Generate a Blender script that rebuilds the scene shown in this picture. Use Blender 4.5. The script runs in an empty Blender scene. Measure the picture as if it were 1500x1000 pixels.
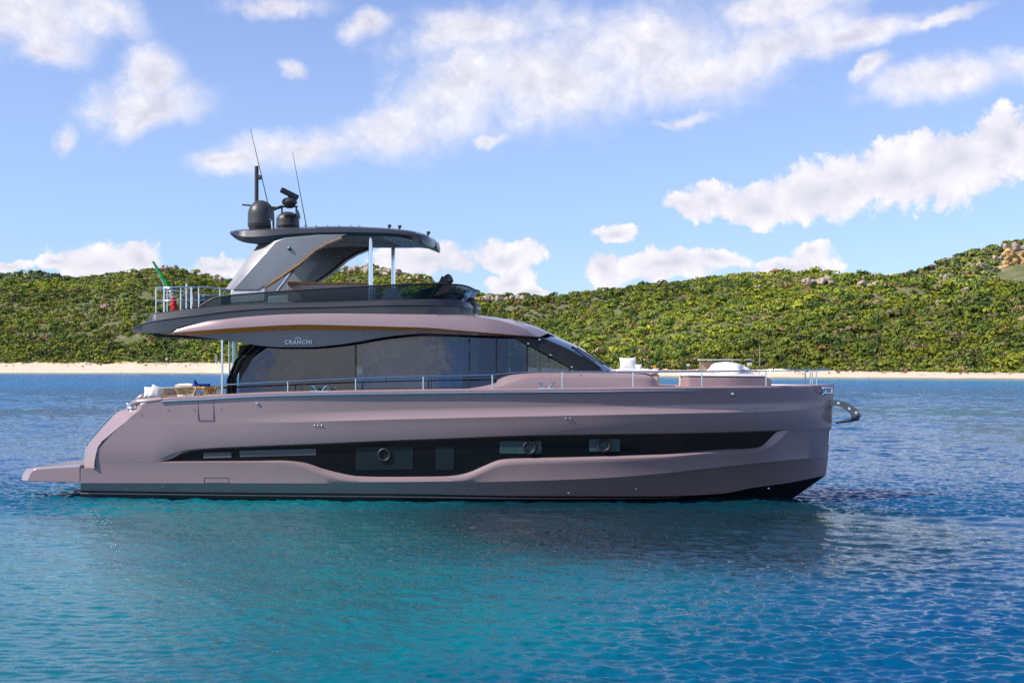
import bpy, bmesh, math, random
import numpy as np
from mathutils import Vector, Matrix
random.seed(7); rng = np.random.default_rng(7)
R = math.radians
scene = bpy.context.scene
# ------------------------------------------------------------------ camera
F = 2083.3; HZ = 537.0; H = 3.92; TH = R(6.5)
CX, CY = 4.72, -44.23
cd = bpy.data.cameras.new("camera"); cam = bpy.data.objects.new("camera", cd)
scene.collection.objects.link(cam); scene.camera = cam
cam.location = (CX, CY, H); cam.rotation_euler = (R(90), 0, TH)
cd.sensor_width = 36; cd.lens = 36*F/1500; cd.shift_y = (HZ-500)/1500
cd.clip_start = .5; cd.clip_end = 60000
FW = np.array([-math.sin(TH), math.cos(TH)]); RT = np.array([math.cos(TH), math.sin(TH)])
# ------------------------------------------------------------------ light
SUN_EL = R(41); SX, SY = -0.91, -0.40           # horizontal direction towards the sun
sv = Vector((SX, SY, 0)).normalized()*math.cos(SUN_EL) + Vector((0, 0, math.sin(SUN_EL)))
sl = bpy.data.lights.new("sun", 'SUN'); sun = bpy.data.objects.new("sun", sl)
scene.collection.objects.link(sun)
sl.energy = 4.9; sl.angle = R(.55); sl.color = (1, .93, .84)
sun.rotation_euler = sv.to_track_quat('Z', 'Y').to_euler()
scene.view_settings.view_transform = 'Standard'; scene.view_settings.look = 'None'
scene.cycles.use_denoising = False
scene.view_settings.exposure = 0.3; scene.view_settings.gamma = 1
# ------------------------------------------------------------------ world: sky with clouds
world = bpy.data.worlds.new("World"); scene.world = world; world.use_nodes = True
NT = world.node_tree; NT.nodes.clear()
class G:                                         # tiny node helper
    def __init__(s, nt): s.nt = nt
    def n(s, t, **k):
        o = s.nt.nodes.new(t)
        for a, v in k.items(): setattr(o, a, v)
        return o
    def put(s, sock, v):
        if hasattr(v, 'is_output') or isinstance(v, bpy.types.NodeSocket): s.nt.links.new(v, sock)
        else: sock.default_value = v
    def m(s, op, a, b=None, c=None, clamp=False):
        o = s.n('ShaderNodeMath', operation=op, use_clamp=clamp)
        s.put(o.inputs[0], a)
        if b is not None: s.put(o.inputs[1], b)
        if c is not None: s.put(o.inputs[2], c)
        return o.outputs[0]
    def v(s, op, a, b=None):
        o = s.n('ShaderNodeVectorMath', operation=op); s.put(o.inputs[0], a)
        if b is not None: s.put(o.inputs[1], b)
        return o.outputs['Value'] if op in ('LENGTH', 'DOT_PRODUCT') else o.outputs[0]
    def noise(s, vec, scale, detail=6, rough=.55, dist=0, col=False):
        o = s.n('ShaderNodeTexNoise'); s.put(o.inputs['Vector'], vec)
        o.inputs['Scale'].default_value = scale; o.inputs['Detail'].default_value = detail
        o.inputs['Roughness'].default_value = rough; o.inputs['Distortion'].default_value = dist
        return o.outputs['Color' if col else 'Fac']
    def ramp(s, x, a, b, c=0., d=1., smooth=True):
        o = s.n('ShaderNodeMapRange', interpolation_type='SMOOTHSTEP' if smooth else 'LINEAR')
        s.put(o.inputs[0], x)
        for i, q in enumerate((a, b, c, d)): o.inputs[i+1].default_value = q
        return o.outputs[0]
    def mix(s, f, a, b, mode='MIX'):
        o = s.n('ShaderNodeMix', data_type='RGBA', blend_type=mode); s.put(o.inputs[0], f)
        for k, q in ((6, a), (7, b)): s.put(o.inputs[k], (*q, 1) if isinstance(q, tuple) and len(q) == 3 else q)
        return o.outputs[2]
    def comb(s, x, y, z=0.):
        o = s.n('ShaderNodeCombineXYZ'); s.put(o.inputs[0], x); s.put(o.inputs[1], y); s.put(o.inputs[2], z)
        return o.outputs[0]
g = G(NT)
sky = g.n('ShaderNodeTexSky', sky_type='NISHITA', sun_disc=False)
sky.sun_elevation = SUN_EL; sky.sun_rotation = math.atan2(SX, SY)
sky.air_density = 1.0; sky.dust_density = .0; sky.ozone_density = 3.5
tc = g.n('ShaderNodeTexCoord'); D = tc.outputs['Generated']
fx = g.v('DOT_PRODUCT', D, (FW[0], FW[1], 0)); rx = g.v('DOT_PRODUCT', D, (RT[0], RT[1], 0))
sep = g.n('ShaderNodeSeparateXYZ'); g.put(sep.inputs[0], D)
az = g.m('ARCTAN2', rx, fx)
hl = g.m('MAXIMUM', g.m('SQRT', g.m('ADD', g.m('MULTIPLY', fx, fx), g.m('MULTIPLY', rx, rx))), .12)
U = g.m('MULTIPLY', az, F/1000); Vv = g.m('MULTIPLY', g.m('DIVIDE', sep.outputs[2], hl), F/1000)
P0 = g.comb(U, Vv)
wn = g.v('SUBTRACT', g.noise(P0, 5.5, 6, .62, col=True), (.5, .5, .5))
sc_ = g.n('ShaderNodeVectorMath', operation='SCALE'); g.put(sc_.inputs[0], wn); sc_.inputs['Scale'].default_value = .10
P1 = g.v('ADD', P0, sc_.outputs[0])
def field(lst):
    acc = None
    for (cx, cy, a, b, rot) in lst:
        mp = g.n('ShaderNodeMapping', vector_type='TEXTURE'); g.put(mp.inputs[0], P1)
        mp.inputs['Location'].default_value = (math.atan((cx-750)/F)*F/1000, (HZ-cy)/1000, 0)
        mp.inputs['Rotation'].default_value = (0, 0, R(rot)); mp.inputs['Scale'].default_value = (a/1000, b/1000, 1)
        l = g.m('SUBTRACT', 1., g.v('LENGTH', mp.outputs[0]))
        acc = l if acc is None else g.m('SMOOTH_MAX', acc, l, .25)
    return acc
high = [(345,248,75,24,5),(450,220,120,40,8),(560,188,120,50,20),(665,135,130,85,25),(700,40,150,60,10),(810,115,180,85,5),
        (930,70,220,85,5),(1020,105,180,62,10),(1120,80,160,42,12),(1240,72,130,26,12),(1385,52,75,14,15),(1150,15,140,40,10),
        (30,45,110,62,0),(140,38,80,28,-8),(60,90,60,26,0),(228,112,50,44,0),(225,165,105,40,10),(205,188,60,28,30),(90,218,26,20,50),
        (400,8,95,24,0),(1400,138,130,34,8),(1480,118,60,30,0),(714,202,42,10,0),(1275,122,34,16,30),(545,38,50,22,20),(425,108,26,16,0),(1000,175,60,12,5)]
cum = [(1000,308,58,28,0),(1042,296,62,44,0),(1110,303,100,44,0),(1210,292,130,56,4),(1300,268,130,72,8),(1400,262,130,76,8),(1475,222,66,62,0),(1560,250,120,70,0),
       (85,392,30,20,0),(150,384,92,38,6),(200,378,46,30,0),(18,394,48,14,0),(320,393,70,20,0),(625,388,110,36,0),(740,378,90,28,0),(745,412,60,26,10),
       (902,347,40,20,0),(885,396,46,34,0),(975,392,110,30,0),(1040,380,60,20,0),(1150,392,70,20,0),(1190,374,36,20,0),(1200,392,50,20,0),(1160,398,90,14,0), (780,428,60,12,0)]
Mh = field(high); Mc = field(cum)
# generic clouds for every other direction (seen in reflections)
gen = g.noise(D, 2.6, 7, .6)
outside = g.ramp(g.m('ABSOLUTE', az), .42, .7)
outside2 = g.ramp(sep.outputs[2], .30, .42)
om = g.m('MAXIMUM', outside, outside2)
Mg = g.m('MULTIPLY', g.ramp(gen, .56, .68), om)
behind = g.m('MULTIPLY', g.ramp(g.m('MULTIPLY', fx, -1.), .70, .9), g.ramp(g.noise(D, 5.5, 7, .62), .47, .56))
Mg = g.m('MAXIMUM', Mg, behind)
fine = g.noise(P0, 11., 9, .6); fine2 = g.noise(g.v('ADD', P0, (-.018, .028, 0)), 11., 9, .6)
vor = g.n('ShaderNodeTexVoronoi', feature='SMOOTH_F1'); g.put(vor.inputs['Vector'], P1)
vor.inputs['Scale'].default_value = 26; vor.inputs['Detail'].default_value = 3; vor.inputs['Roughness'].default_value = .55; vor.inputs['Smoothness'].default_value = .4
bill = g.m('SUBTRACT', .5, vor.outputs['Distance'])
dh = g.m('ADD', Mh, g.m('MULTIPLY', g.m('SUBTRACT', fine, .5), 1.35))
wisp = g.noise(P1, 4., 5, .6)
dh = g.m('ADD', dh, g.m('MULTIPLY', g.m('SUBTRACT', wisp, .5), 1.2))
ah = g.m('MULTIPLY', g.ramp(dh, -.22, .85), .93)
dc = g.m('ADD', g.m('ADD', g.m('MULTIPLY', Mc, 1.5), g.m('MULTIPLY', bill, .55)), g.m('MULTIPLY', g.m('SUBTRACT', fine, .5), .38))
ac = g.m('MULTIPLY', g.ramp(dc, -.02, .34), .97)
alpha = g.m('MAXIMUM', g.m('MAXIMUM', ah, ac), Mg)
# light and shade of the cloud bodies: relief towards the sun
rel = g.m('ADD', g.m('MULTIPLY', g.m('SUBTRACT', fine, fine2), .75), g.m('MULTIPLY', bill, .45))
core = g.m('MULTIPLY', g.ramp(g.m('MAXIMUM', dh, dc), .5, 1.5), .45)
lum = g.m('SUBTRACT', g.m('ADD', .88, rel), core, clamp=True)
ccol = g.mix(lum, (.46, .47, .60), (.90, .875, .90))
skyc = g.n('ShaderNodeHueSaturation'); skyc.inputs['Saturation'].default_value = .98; skyc.inputs['Value'].default_value = .124
g.put(skyc.inputs['Color'], sky.outputs[0])
hb = g.ramp(sep.outputs[2], .0, .22)
tint = g.mix(1., skyc.outputs[0], g.mix(hb, (.66, .78, 1.02), (1.10, 1.0, 1.16)), 'MULTIPLY')
final = g.mix(alpha, tint, ccol)
bg = g.n('ShaderNodeBackground'); g.put(bg.inputs[0], final); bg.inputs[1].default_value = 1.0
# the sky keeps strength 0.1-0.15 (Value above); cloud colours are absolute radiance
wo = g.n('ShaderNodeOutputWorld'); NT.links.new(bg.outputs[0], wo.inputs[0])

# ------------------------------------------------------------------ geometry helpers
def P(px, py, Y):
    m = (px-750)/F; d = (Y-CY)/(math.cos(TH)+m*math.sin(TH))
    return (CX+d*(-math.sin(TH)+m*math.cos(TH)), Y, H-(py-HZ)*d/F)
def PW(px, d, z=0.):                             # bearing px, distance d
    m = (px-750)/F; return (CX+d*(FW[0]+m*RT[0]), CY+d*(FW[1]+m*RT[1]), z)
def pxd(X, Y):
    d = (X-CX)*FW[0]+(Y-CY)*FW[1]; l = (X-CX)*RT[0]+(Y-CY)*RT[1]; return 750+F*l/d, d
def pchip(tab):
    xs = np.array([t[0] for t in tab], float); ys = np.array([t[1] for t in tab], float)
    if len(xs) < 3: return lambda x: float(np.interp(x, xs, ys))
    h = np.diff(xs); dl = np.diff(ys)/h; d = np.zeros(len(xs))
    for i in range(1, len(xs)-1):
        if dl[i-1]*dl[i] > 0:
            w1 = 2*h[i]+h[i-1]; w2 = h[i]+2*h[i-1]; d[i] = (w1+w2)/(w1/dl[i-1]+w2/dl[i])
    d[0] = dl[0]; d[-1] = dl[-1]
    def f(x):
        x = min(max(x, xs[0]), xs[-1]); i = min(max(int(np.searchsorted(xs, x))-1, 0), len(h)-1)
        t = (x-xs[i])/h[i]
        return float((1+2*t)*(1-t)**2*ys[i]+t*(1-t)**2*h[i]*d[i]+t*t*(3-2*t)*ys[i+1]+t*t*(t-1)*h[i]*d[i+1])
    return f
def tab(v): return v if callable(v) else (lambda x: v) if not isinstance(v, list) else pchip(v)
def curve(py, w, n=60, x0=None, x1=None):        # near-side curve through pixel table at half-breadth w
    f = tab(py); wf = tab(w); a = py[0][0] if x0 is None else x0; b = py[-1][0] if x1 is None else x1
    return [P(a+(b-a)*i/(n-1), f(a+(b-a)*i/(n-1)), -wf(a+(b-a)*i/(n-1))) for i in range(n)]
mir = lambda c: [(x, -y, z) for x, y, z in c]
class MB:
    def __init__(s): s.v = []; s.f = []; s.two = False
    def add(s, vs, fs):
        o = len(s.v); s.v += [tuple(v) for v in vs]; s.f += [tuple(i+o for i in f) for f in fs]; return s
    def loft(s, curves, closed=False, caps=False):
        n = len(curves[0]); k = len(curves); vs = [p for c in curves for p in c]; fs = []
        for a in range(k if closed else k-1):
            b = (a+1) % k
            for i in range(n-1): fs.append((a*n+i, b*n+i, b*n+i+1, a*n+i+1))
        if caps:
            fs.append(tuple(a*n for a in range(k))); fs.append(tuple(a*n+n-1 for a in reversed(range(k))))
        return s.add(vs, fs)
    def shell(s, near, caps=True):               # near curves top..bottom, joined to their mirror images
        return s.loft(near+[mir(c) for c in reversed(near)], closed=True, caps=caps)
    def box(s, c, d, rz=0, rx=0, ry=0):
        M = Matrix.Rotation(rz, 3, 'Z') @ Matrix.Rotation(ry, 3, 'Y') @ Matrix.Rotation(rx, 3, 'X')
        vs = [Vector(c)+M @ Vector((x*d[0]/2, y*d[1]/2, z*d[2]/2)) for x in (-1, 1) for y in (-1, 1) for z in (-1, 1)]
        return s.add(vs, [(0,1,3,2),(4,6,7,5),(0,4,5,1),(2,3,7,6),(0,2,6,4),(1,5,7,3)])
    def tube(s, pts, r, n=10, cap=True):
        pts = [Vector(p) for p in pts]; rr = r if isinstance(r, (list, tuple)) else [r]*len(pts); rings = []
        up = Vector((0, 0, 1)); 
        for i, p in enumerate(pts):
            t = (pts[min(i+1, len(pts)-1)]-pts[max(i-1, 0)]).normalized()
            a = t.cross(up) if abs(t.z) < .95 else t.cross(Vector((0, 1, 0))); a.normalize(); b = a.cross(t).normalized()
            rings.append([p+(a*math.cos(2*math.pi*k/n)+b*math.sin(2*math.pi*k/n))*rr[i] for k in range(n)])
        vs = [q for r_ in rings for q in r_]; fs = []
        for i in range(len(pts)-1):
            for k in range(n): k2 = (k+1) % n; fs.append((i*n+k, i*n+k2, (i+1)*n+k2, (i+1)*n+k))
        if cap: fs += [tuple(range(n))[::-1], tuple((len(pts)-1)*n+k for k in range(n))]
        return s.add(vs, fs)
    def lathe(s, c, prof, n=32, M=None):         # prof: (r,z) upwards
        M = M or Matrix.Identity(3); vs = []; fs = []
        for r, z in prof:
            for k in range(n): vs.append(Vector(c)+M @ Vector((r*math.cos(2*math.pi*k/n), r*math.sin(2*math.pi*k/n), z)))
        for i in range(len(prof)-1):
            for k in range(n): k2 = (k+1) % n; fs.append((i*n+k, i*n+k2, (i+1)*n+k2, (i+1)*n+k))
        fs += [tuple(range(n))[::-1], tuple((len(prof)-1)*n+k for k in range(n))]
        return s.add(vs, fs)
    def prism(s, poly, y0, y1, y1poly=None):     # pixel polygon at plane y0, carried to plane y1
        a = [P(x, y, y0) for x, y in poly]
        b = [P(x, y, y1) for x, y in y1poly] if y1poly else [(p[0], y1, p[2]) for p in a]
        if y1poly is None: pass
        n = len(a); fs = [tuple(range(n)), tuple(range(2*n-1, n-1, -1))]
        for i in range(n): j = (i+1) % n; fs.append((i, i+n, j+n, j))
        return s.add(a+b, fs)
    def mirror(s):
        o = len(s.v); s.v += [(x, -y, z) for x, y, z in s.v]; s.f += [tuple(i+o for i in reversed(f)) for f in s.f]; return s
    def twin(s): s.two = True; return s              # build() then makes a port and a starboard piece
    def build(s, name, mat, parent=None, **k):
        o = s.build1(name, mat, parent, **k)
        if s.two: s.v = [(x, -y, z) for x, y, z in s.v]; s.build1(name, mat, parent, **k)
        return o
    def build1(s, name, mat, parent=None, smooth=40, bevel=0, seg=2, weld=True, loc=None):
        me = bpy.data.meshes.new(name)
        vs = s.v if loc is None else [(v[0]-loc[0], v[1]-loc[1], v[2]-loc[2]) for v in s.v]
        me.from_pydata(vs, [], s.f)
        bm = bmesh.new(); bm.from_mesh(me)
        if weld: bmesh.ops.remove_doubles(bm, verts=bm.verts, dist=.0008)
        bmesh.ops.dissolve_degenerate(bm, dist=.0004, edges=bm.edges)
        bmesh.ops.recalc_face_normals(bm, faces=bm.faces); bm.to_mesh(me); bm.free()
        if smooth:
            for p in me.polygons: p.use_smooth = True
            me.set_sharp_from_angle(angle=R(smooth))
        o = bpy.data.objects.new(name, me); scene.collection.objects.link(o)
        me.materials.append(mat)
        if parent: o.parent = parent
        if loc is not None and parent is None: o.location = loc
        if bevel:
            b = o.modifiers.new("bevel", 'BEVEL'); b.width = bevel; b.segments = seg; b.limit_method = 'ANGLE'; b.angle_limit = R(35)
            b.harden_normals = False
        return o
def tag(o, label=None, cat=None, group=None, kind=None):
    if label: o['label'] = label
    if cat: o['category'] = cat
    if group: o['group'] = group
    if kind: o['kind'] = kind
    return o
def empty(name, loc, label, cat, group=None, rz=0):
    o = bpy.data.objects.new(name, None); scene.collection.objects.link(o); o.location = loc; o.rotation_euler.z = rz
    o.empty_display_size = .3; return tag(o, label, cat, group)

# ------------------------------------------------------------------ materials
def mat(name, col, rough=.5, metal=0., coat=0., var=0., vscale=3., bump=0., bscale=40., spec=.5, sheen=0., trans=0., rvar=True):
    m = bpy.data.materials.new(name); m.use_nodes = True; q = G(m.node_tree); b = m.node_tree.nodes['Principled BSDF']
    b.inputs['Base Color'].default_value = (*col, 1); b.inputs['Roughness'].default_value = rough
    b.inputs['Metallic'].default_value = metal; b.inputs['Coat Weight'].default_value = coat; b.inputs['Coat Roughness'].default_value = .06
    b.inputs['Specular IOR Level'].default_value = spec; b.inputs['Sheen Weight'].default_value = sheen
    if trans: b.inputs['Transmission Weight'].default_value = trans
    t = q.n('ShaderNodeTexCoord').outputs['Object']
    if var:
        nz = q.noise(t, vscale, 5, .6)
        q.put(b.inputs['Base Color'], q.mix(nz, tuple(max(c*(1-var), 0) for c in col), tuple(min(c*(1+var), 1) for c in col)))
        if rvar: q.put(b.inputs['Roughness'], q.ramp(nz, .2, .8, rough*.85, min(rough*1.2, 1), False))
    if bump:
        bp = q.n('ShaderNodeBump'); bp.inputs['Strength'].default_value = bump; bp.inputs['Distance'].default_value = .02
        q.put(bp.inputs['Height'], q.noise(t, bscale, 6, .6)); q.put(b.inputs['Normal'], bp.outputs[0])
    return m
M = {}
M['pink'] = mat('mauve_paint', (.34, .244, .252), .27, .15, .35, var=.03, vscale=.8, rvar=False)
M['pinkside'] = M['pink']
M['pinklight'] = M['pink']
M['deck'] = mat('nonskid_mauve_deck', (.36, .24, .25), .75, var=.1, vscale=6, bump=.2, bscale=90, spec=.2)
M['black'] = mat('satin_black_paint', (.055, .056, .062), .32, .4, .3, var=.1, vscale=1.2, rvar=False)
M['arch'] = mat('silver_grey_paint', (.25, .25, .26), .33, .5, .2, var=.08, vscale=1.2)
M['dome'] = mat('radome_plastic', (.045, .045, .048), .42, 0, 0, var=.12, vscale=3)
M['rubber'] = mat('black_trim', (.012, .012, .014), .45, var=.15, vscale=5)
M['antifoul'] = mat('black_antifouling', (.008, .009, .011), .4, var=.3, vscale=3)
M['steel'] = mat('polished_steel', (.75, .77, .8), .14, 1., var=.05, vscale=6)
M['gunmetal'] = mat('dull_anchor_steel', (.20, .21, .22), .3, 1., var=.3, vscale=9)
M['white'] = mat('white_gelcoat', (.74, .72, .71), .35, 0, .3, var=.04, vscale=2)
M['cloth'] = mat('white_cushion_fabric', (.78, .76, .74), .85, var=.07, vscale=9, bump=.25, bscale=60, sheen=.2)
M['beige'] = mat('beige_cushion_fabric', (.62, .48, .36), .85, var=.08, vscale=9, bump=.2, bscale=60)
M['soffit'] = mat('honey_teak_soffit', (.75, .22, .05), .55, 0, 0, var=.25, vscale=5, spec=.1)
M['wood'] = mat('varnished_teak', (.62, .30, .095), .28, 0, .5, var=.3, vscale=7)
M['teakdeck'] = mat('teak_deck', (.45, .30, .18), .6, var=.2, vscale=8)
M['table'] = mat('orange_teak_table', (.62, .27, .04), .3, 0, .4, var=.2, vscale=9)
M['rope'] = mat('woven_rope', (.50, .38, .20), .8, var=.2, vscale=20)
M['cream'] = mat('cream_ceiling', (.60, .50, .40), .6, var=.05, vscale=3)
M['blue'] = mat('blue_towel', (.02, .06, .42), .7, var=.2, vscale=20)
M['yellow'] = mat('yellow_flowers', (.7, .45, .02), .7, var=.3, vscale=20)
M['green'] = mat('flag_green', (.005, .25, .03), .75, var=.15, vscale=10)
M['flagwhite'] = mat('flag_white', (.75, .75, .75), .75, var=.1, vscale=10)
M['red'] = mat('flag_red', (.55, .01, .012), .75, var=.15, vscale=10)
M['interior'] = mat('dark_interior', (.05, .055, .06), .6, var=.3, vscale=2)
M['curtain'] = mat('pale_curtain', (.80, .84, .92), .8, var=.12, vscale=3)
M['fabricblack'] = mat('black_canvas', (.03, .03, .034), .35, 0, 0, var=.2, vscale=6)
M['skin'] = mat('tanned_skin', (.45, .22, .13), .5, var=.1, vscale=9)
M['logo'] = mat('white_lettering', (.8, .8, .8), .4, var=.02)
def glass(name, tint, refl=.5, rough=.02, transp=.3, wav=0.):
    m = bpy.data.materials.new(name); m.use_nodes = True; nt = m.node_tree; nt.nodes.clear(); q = G(nt)
    fr = q.n('ShaderNodeFresnel'); fr.inputs[0].default_value = 1.45 + refl
    tr = q.n('ShaderNodeBsdfTransparent'); tr.inputs[0].default_value = (*[c*transp for c in tint], 1)
    gl = q.n('ShaderNodeBsdfGlossy'); gl.inputs['Roughness'].default_value = rough; gl.inputs[0].default_value = (.9, .95, 1, 1)
    if wav:
        bp = q.n('ShaderNodeBump'); bp.inputs['Strength'].default_value = wav; bp.inputs['Distance'].default_value = .01
        q.put(bp.inputs['Height'], q.noise(q.n('ShaderNodeTexCoord').outputs['Object'], 1.6, 2, .5)); q.put(gl.inputs['Normal'], bp.outputs[0])
    mx = q.n('ShaderNodeMixShader'); q.put(mx.inputs[0], fr.outputs[0]); nt.links.new(tr.outputs[0], mx.inputs[1]); nt.links.new(gl.outputs[0], mx.inputs[2])
    o = q.n('ShaderNodeOutputMaterial'); nt.links.new(mx.outputs[0], o.inputs[0]); return m
M['glass'] = glass('tinted_glass', (.5, .75, .95), .42, .012, .42, .25)
M['glassdark'] = mat('hull_glass', (.004, .006, .008), .06, 0, 0, var=.2, vscale=1., bump=.03, bscale=2, spec=.12)
M['glasspane'] = mat('hull_glass_pane', (.010, .018, .023), .07, 0, 0, var=.35, vscale=1.5, bump=.05, bscale=8, spec=.15)
M['glassteal'] = glass('teal_fly_glass', (.36, .52, .56), .15, .02, .36)
M['glassclear'] = glass('clear_glass', (.85, .95, .95), 0, .02, .95)
M['windscreen'] = mat('windscreen_glass', (.01, .014, .02), .05, .3, .5, var=.1)

# ================================================================== SEA
def shore_d(px): return np.interp(px, [-3000, -600, 0, 300, 700, 1150, 1500, 2100, 4000], [900, 900, 860, 835, 650, 498, 439, 400, 380])
def band(N, L, l1, l2, slope, seed, d0=1.2, spread=2.):
    r = np.random.default_rng(seed); k = np.fft.fftfreq(N, L/N)*2*np.pi; KX, KY = np.meshgrid(k, k, indexing='ij'); K = np.hypot(KX, KY)+1e-9
    ang = np.arctan2(KY, KX)-d0; A = np.where((K > 2*np.pi/l2) & (K < 2*np.pi/l1), K**-2.2, 0)*(.12+np.abs(np.cos(ang))**spread)
    h = np.fft.ifft2(A*np.exp(2j*np.pi*r.random((N, N)))).real
    s = np.sqrt(np.mean(np.gradient(h, L/N, axis=0)**2+np.gradient(h, L/N, axis=1)**2)); return h*(slope/s), L
def samp(tile, X, Y):
    h, L = tile; N = h.shape[0]; u = (X/L*N) % N; v = (Y/L*N) % N; i = np.floor(u).astype(int) % N; j = np.floor(v).astype(int) % N
    a = u-np.floor(u); b = v-np.floor(v); i2 = (i+1) % N; j2 = (j+1) % N
    return h[i, j]*(1-a)*(1-b)+h[i2, j]*a*(1-b)+h[i, j2]*(1-a)*b+h[i2, j2]*a*b
T1 = band(256, 67., 2.2, 9., .02, 1, 1.0, 3); T2 = band(512, 31.3, .40, 1.3, .075, 2, 1.35, 2.2); T3 = band(512, 13.9, .14, .42, .23, 3, 1.5, 2.2); T4 = band(512, 167., 1.2, 4.0, .07, 4, 1.4, 2.)
dens = np.linspace(-.42, .42, 1000)
azs = np.concatenate([np.linspace(-math.pi, -.44, 60), dens, np.linspace(.44, math.pi, 60)])
inv = np.concatenate([np.linspace(1/11.5, 1/40., 560, endpoint=False), np.linspace(1/40., 1/150., 620, endpoint=False), np.linspace(1/150., 1/700., 380)]); rad = 1/inv
rad = np.concatenate([[.5, 5, 8, 10], rad, [800, 1000, 1500, 2500, 5000, 10000, 20000, 40000]])
AZ, RD = np.meshgrid(azs, rad)
wx = CX+RD*(np.cos(AZ)*FW[0]+np.sin(AZ)*RT[0]); wy = CY+RD*(np.cos(AZ)*FW[1]+np.sin(AZ)*RT[1])
dr = np.gradient(RD, axis=0); dsz = np.maximum(np.abs(dr), RD*.001)
infr = (np.abs(AZ) < .43)
def fade(l): return np.clip((l/2.2-dsz)/(l/3.), 0, 1)*infr
wz = samp(T1, wx, wy)*np.clip((3-dsz)/1.5, 0, 1)*infr+samp(T2, wx, wy)*fade(1.1)+samp(T3, wx, wy)*fade(.45)+samp(T4, wx, wy)*fade(2.4)*np.clip((RD-45)/60., 0, 1)
gu = samp(band(128, 190., 12, 60, 1., 9, .4, 1), wx, wy); gust = 1+.28*gu/gu.std()
wz *= np.clip(gust, .5, 1.5)
pxs = 750+F*np.tan(np.clip(AZ, -1.3, 1.3)); sd = shore_d(pxs)/np.maximum(np.cos(np.clip(AZ, -1.3, 1.3)), .2)
nb, na = AZ.shape
me = bpy.data.meshes.new('sea'); nv = nb*na
co = np.stack([wx, wy, wz-.085], -1).reshape(-1, 3).astype(np.float32)
I = np.arange(nv).reshape(nb, na); q4 = np.stack([I[:-1, :-1], I[:-1, 1:], I[1:, 1:], I[1:, :-1]], -1).reshape(-1, 4)
def fast_mesh(me, co, quads, smooth=True):
    me.vertices.add(len(co)); me.vertices.foreach_set('co', co.ravel()); k = quads.shape[1]
    me.loops.add(quads.size); me.loops.foreach_set('vertex_index', quads.ravel().astype(np.int32))
    me.polygons.add(len(quads)); me.polygons.foreach_set('loop_start', np.arange(0, quads.size, k, dtype=np.int32))
    me.polygons.foreach_set('loop_total', np.full(len(quads), k, dtype=np.int32))
    me.polygons.foreach_set('use_smooth', np.full(len(quads), smooth)); me.update(calc_edges=True)
fast_mesh(me, co, q4[:, ::-1])
# shallowness of the bottom: 1 at the beach, 0 over deep water
sh = np.exp(-np.clip(sd-RD, 0, None)/45.).reshape(-1)
ptc = samp(band(128, 150., 10, 70, 1., 21, 0., .0), wx, wy); ptc = ptc/ptc.std()
# pale sand bottom under the stern half of the yacht, deeper to the right; sky reflection painted in towards the left
lat = np.tan(np.clip(AZ, -1.2, 1.2))*RD
sand = np.exp(-((lat+6.)/10.5)**2-((RD-27)/20.)**2)*.9+.16*ptc  # spread left: sky reflection painted into the pale bottom tone
a1 = me.attributes.new('shallow', 'FLOAT', 'POINT'); a1.data.foreach_set('value', sh.astype(np.float32))
a3 = me.attributes.new('open', 'FLOAT', 'POINT'); a3.data.foreach_set('value', np.clip((RD-70)/260., 0, 1).reshape(-1).astype(np.float32))
wd_ = np.exp(-((lat-5.)/6.5)**2-((RD-37)/9.)**2)*1.3+.12*ptc; a4 = me.attributes.new('bow_reflection_tint', 'FLOAT', 'POINT'); a4.data.foreach_set('value', np.clip(wd_, 0, 1).reshape(-1).astype(np.float32))  # dark hull reflection off the bow, painted into the water colour
a2 = me.attributes.new('sand_and_sky_tint', 'FLOAT', 'POINT'); a2.data.foreach_set('value', np.clip(sand, 0, 1).reshape(-1).astype(np.float32))
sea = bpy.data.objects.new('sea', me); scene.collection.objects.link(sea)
tag(sea, 'clear blue to turquoise sea with small ripples around the yacht', 'sea', kind='structure')
m = bpy.data.materials.new('sea_water'); m.use_nodes = True; q = G(m.node_tree); b = m.node_tree.nodes['Principled BSDF']
A1 = q.n('ShaderNodeAttribute', attribute_name='shallow').outputs['Fac']; A2 = q.n('ShaderNodeAttribute', attribute_name='sand_and_sky_tint').outputs['Fac']
geo = q.n('ShaderNodeNewGeometry').outputs['Position']
pn = q.noise(geo, .22, 4, .6)
c = q.mix(q.ramp(A2, .12, .75), (.0, .060, .165), (.0, .142, .158))
c = q.mix(q.m('MULTIPLY', q.ramp(pn, .35, .7), .45), c, (.0, .072, .135))
c = q.mix(q.ramp(q.n('ShaderNodeAttribute', attribute_name='bow_reflection_tint').outputs['Fac'], .15, .8), c, (.0, .026, .040))
AO = q.n('ShaderNodeAttribute', attribute_name='open').outputs['Fac']
c = q.mix(AO, c, (.0, .16, .40)); c = q.mix(A1, c, (.06, .36, .42)); q.put(b.inputs['Base Color'], c)  # far blue is sky reflection put into the base colour
q.put(b.inputs['Roughness'], q.ramp(AO, 0, 1, .03, .15, False)); b.inputs['IOR'].default_value = 1.34; b.inputs['Specular Tint'].default_value = (.70, .93, 1, 1); q.put(b.inputs['Specular IOR Level'], q.ramp(AO, 0, 1, .5, .2, False))
mp = q.n('ShaderNodeMapping'); q.put(mp.inputs[0], geo); mp.inputs['Scale'].default_value = (.7, 1.15, 1); mp.inputs['Rotation'].default_value = (0, 0, R(-8))
n1 = q.noise(mp.outputs[0], 3.4, 5, .62, .4); n2 = q.noise(mp.outputs[0], .9, 4, .6, .3)
mp3 = q.n('ShaderNodeMapping'); q.put(mp3.inputs[0], geo); mp3.inputs['Scale'].default_value = (.14, .34, 1); n3 = q.noise(mp3.outputs[0], 1., 3, .55, .3)
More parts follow.
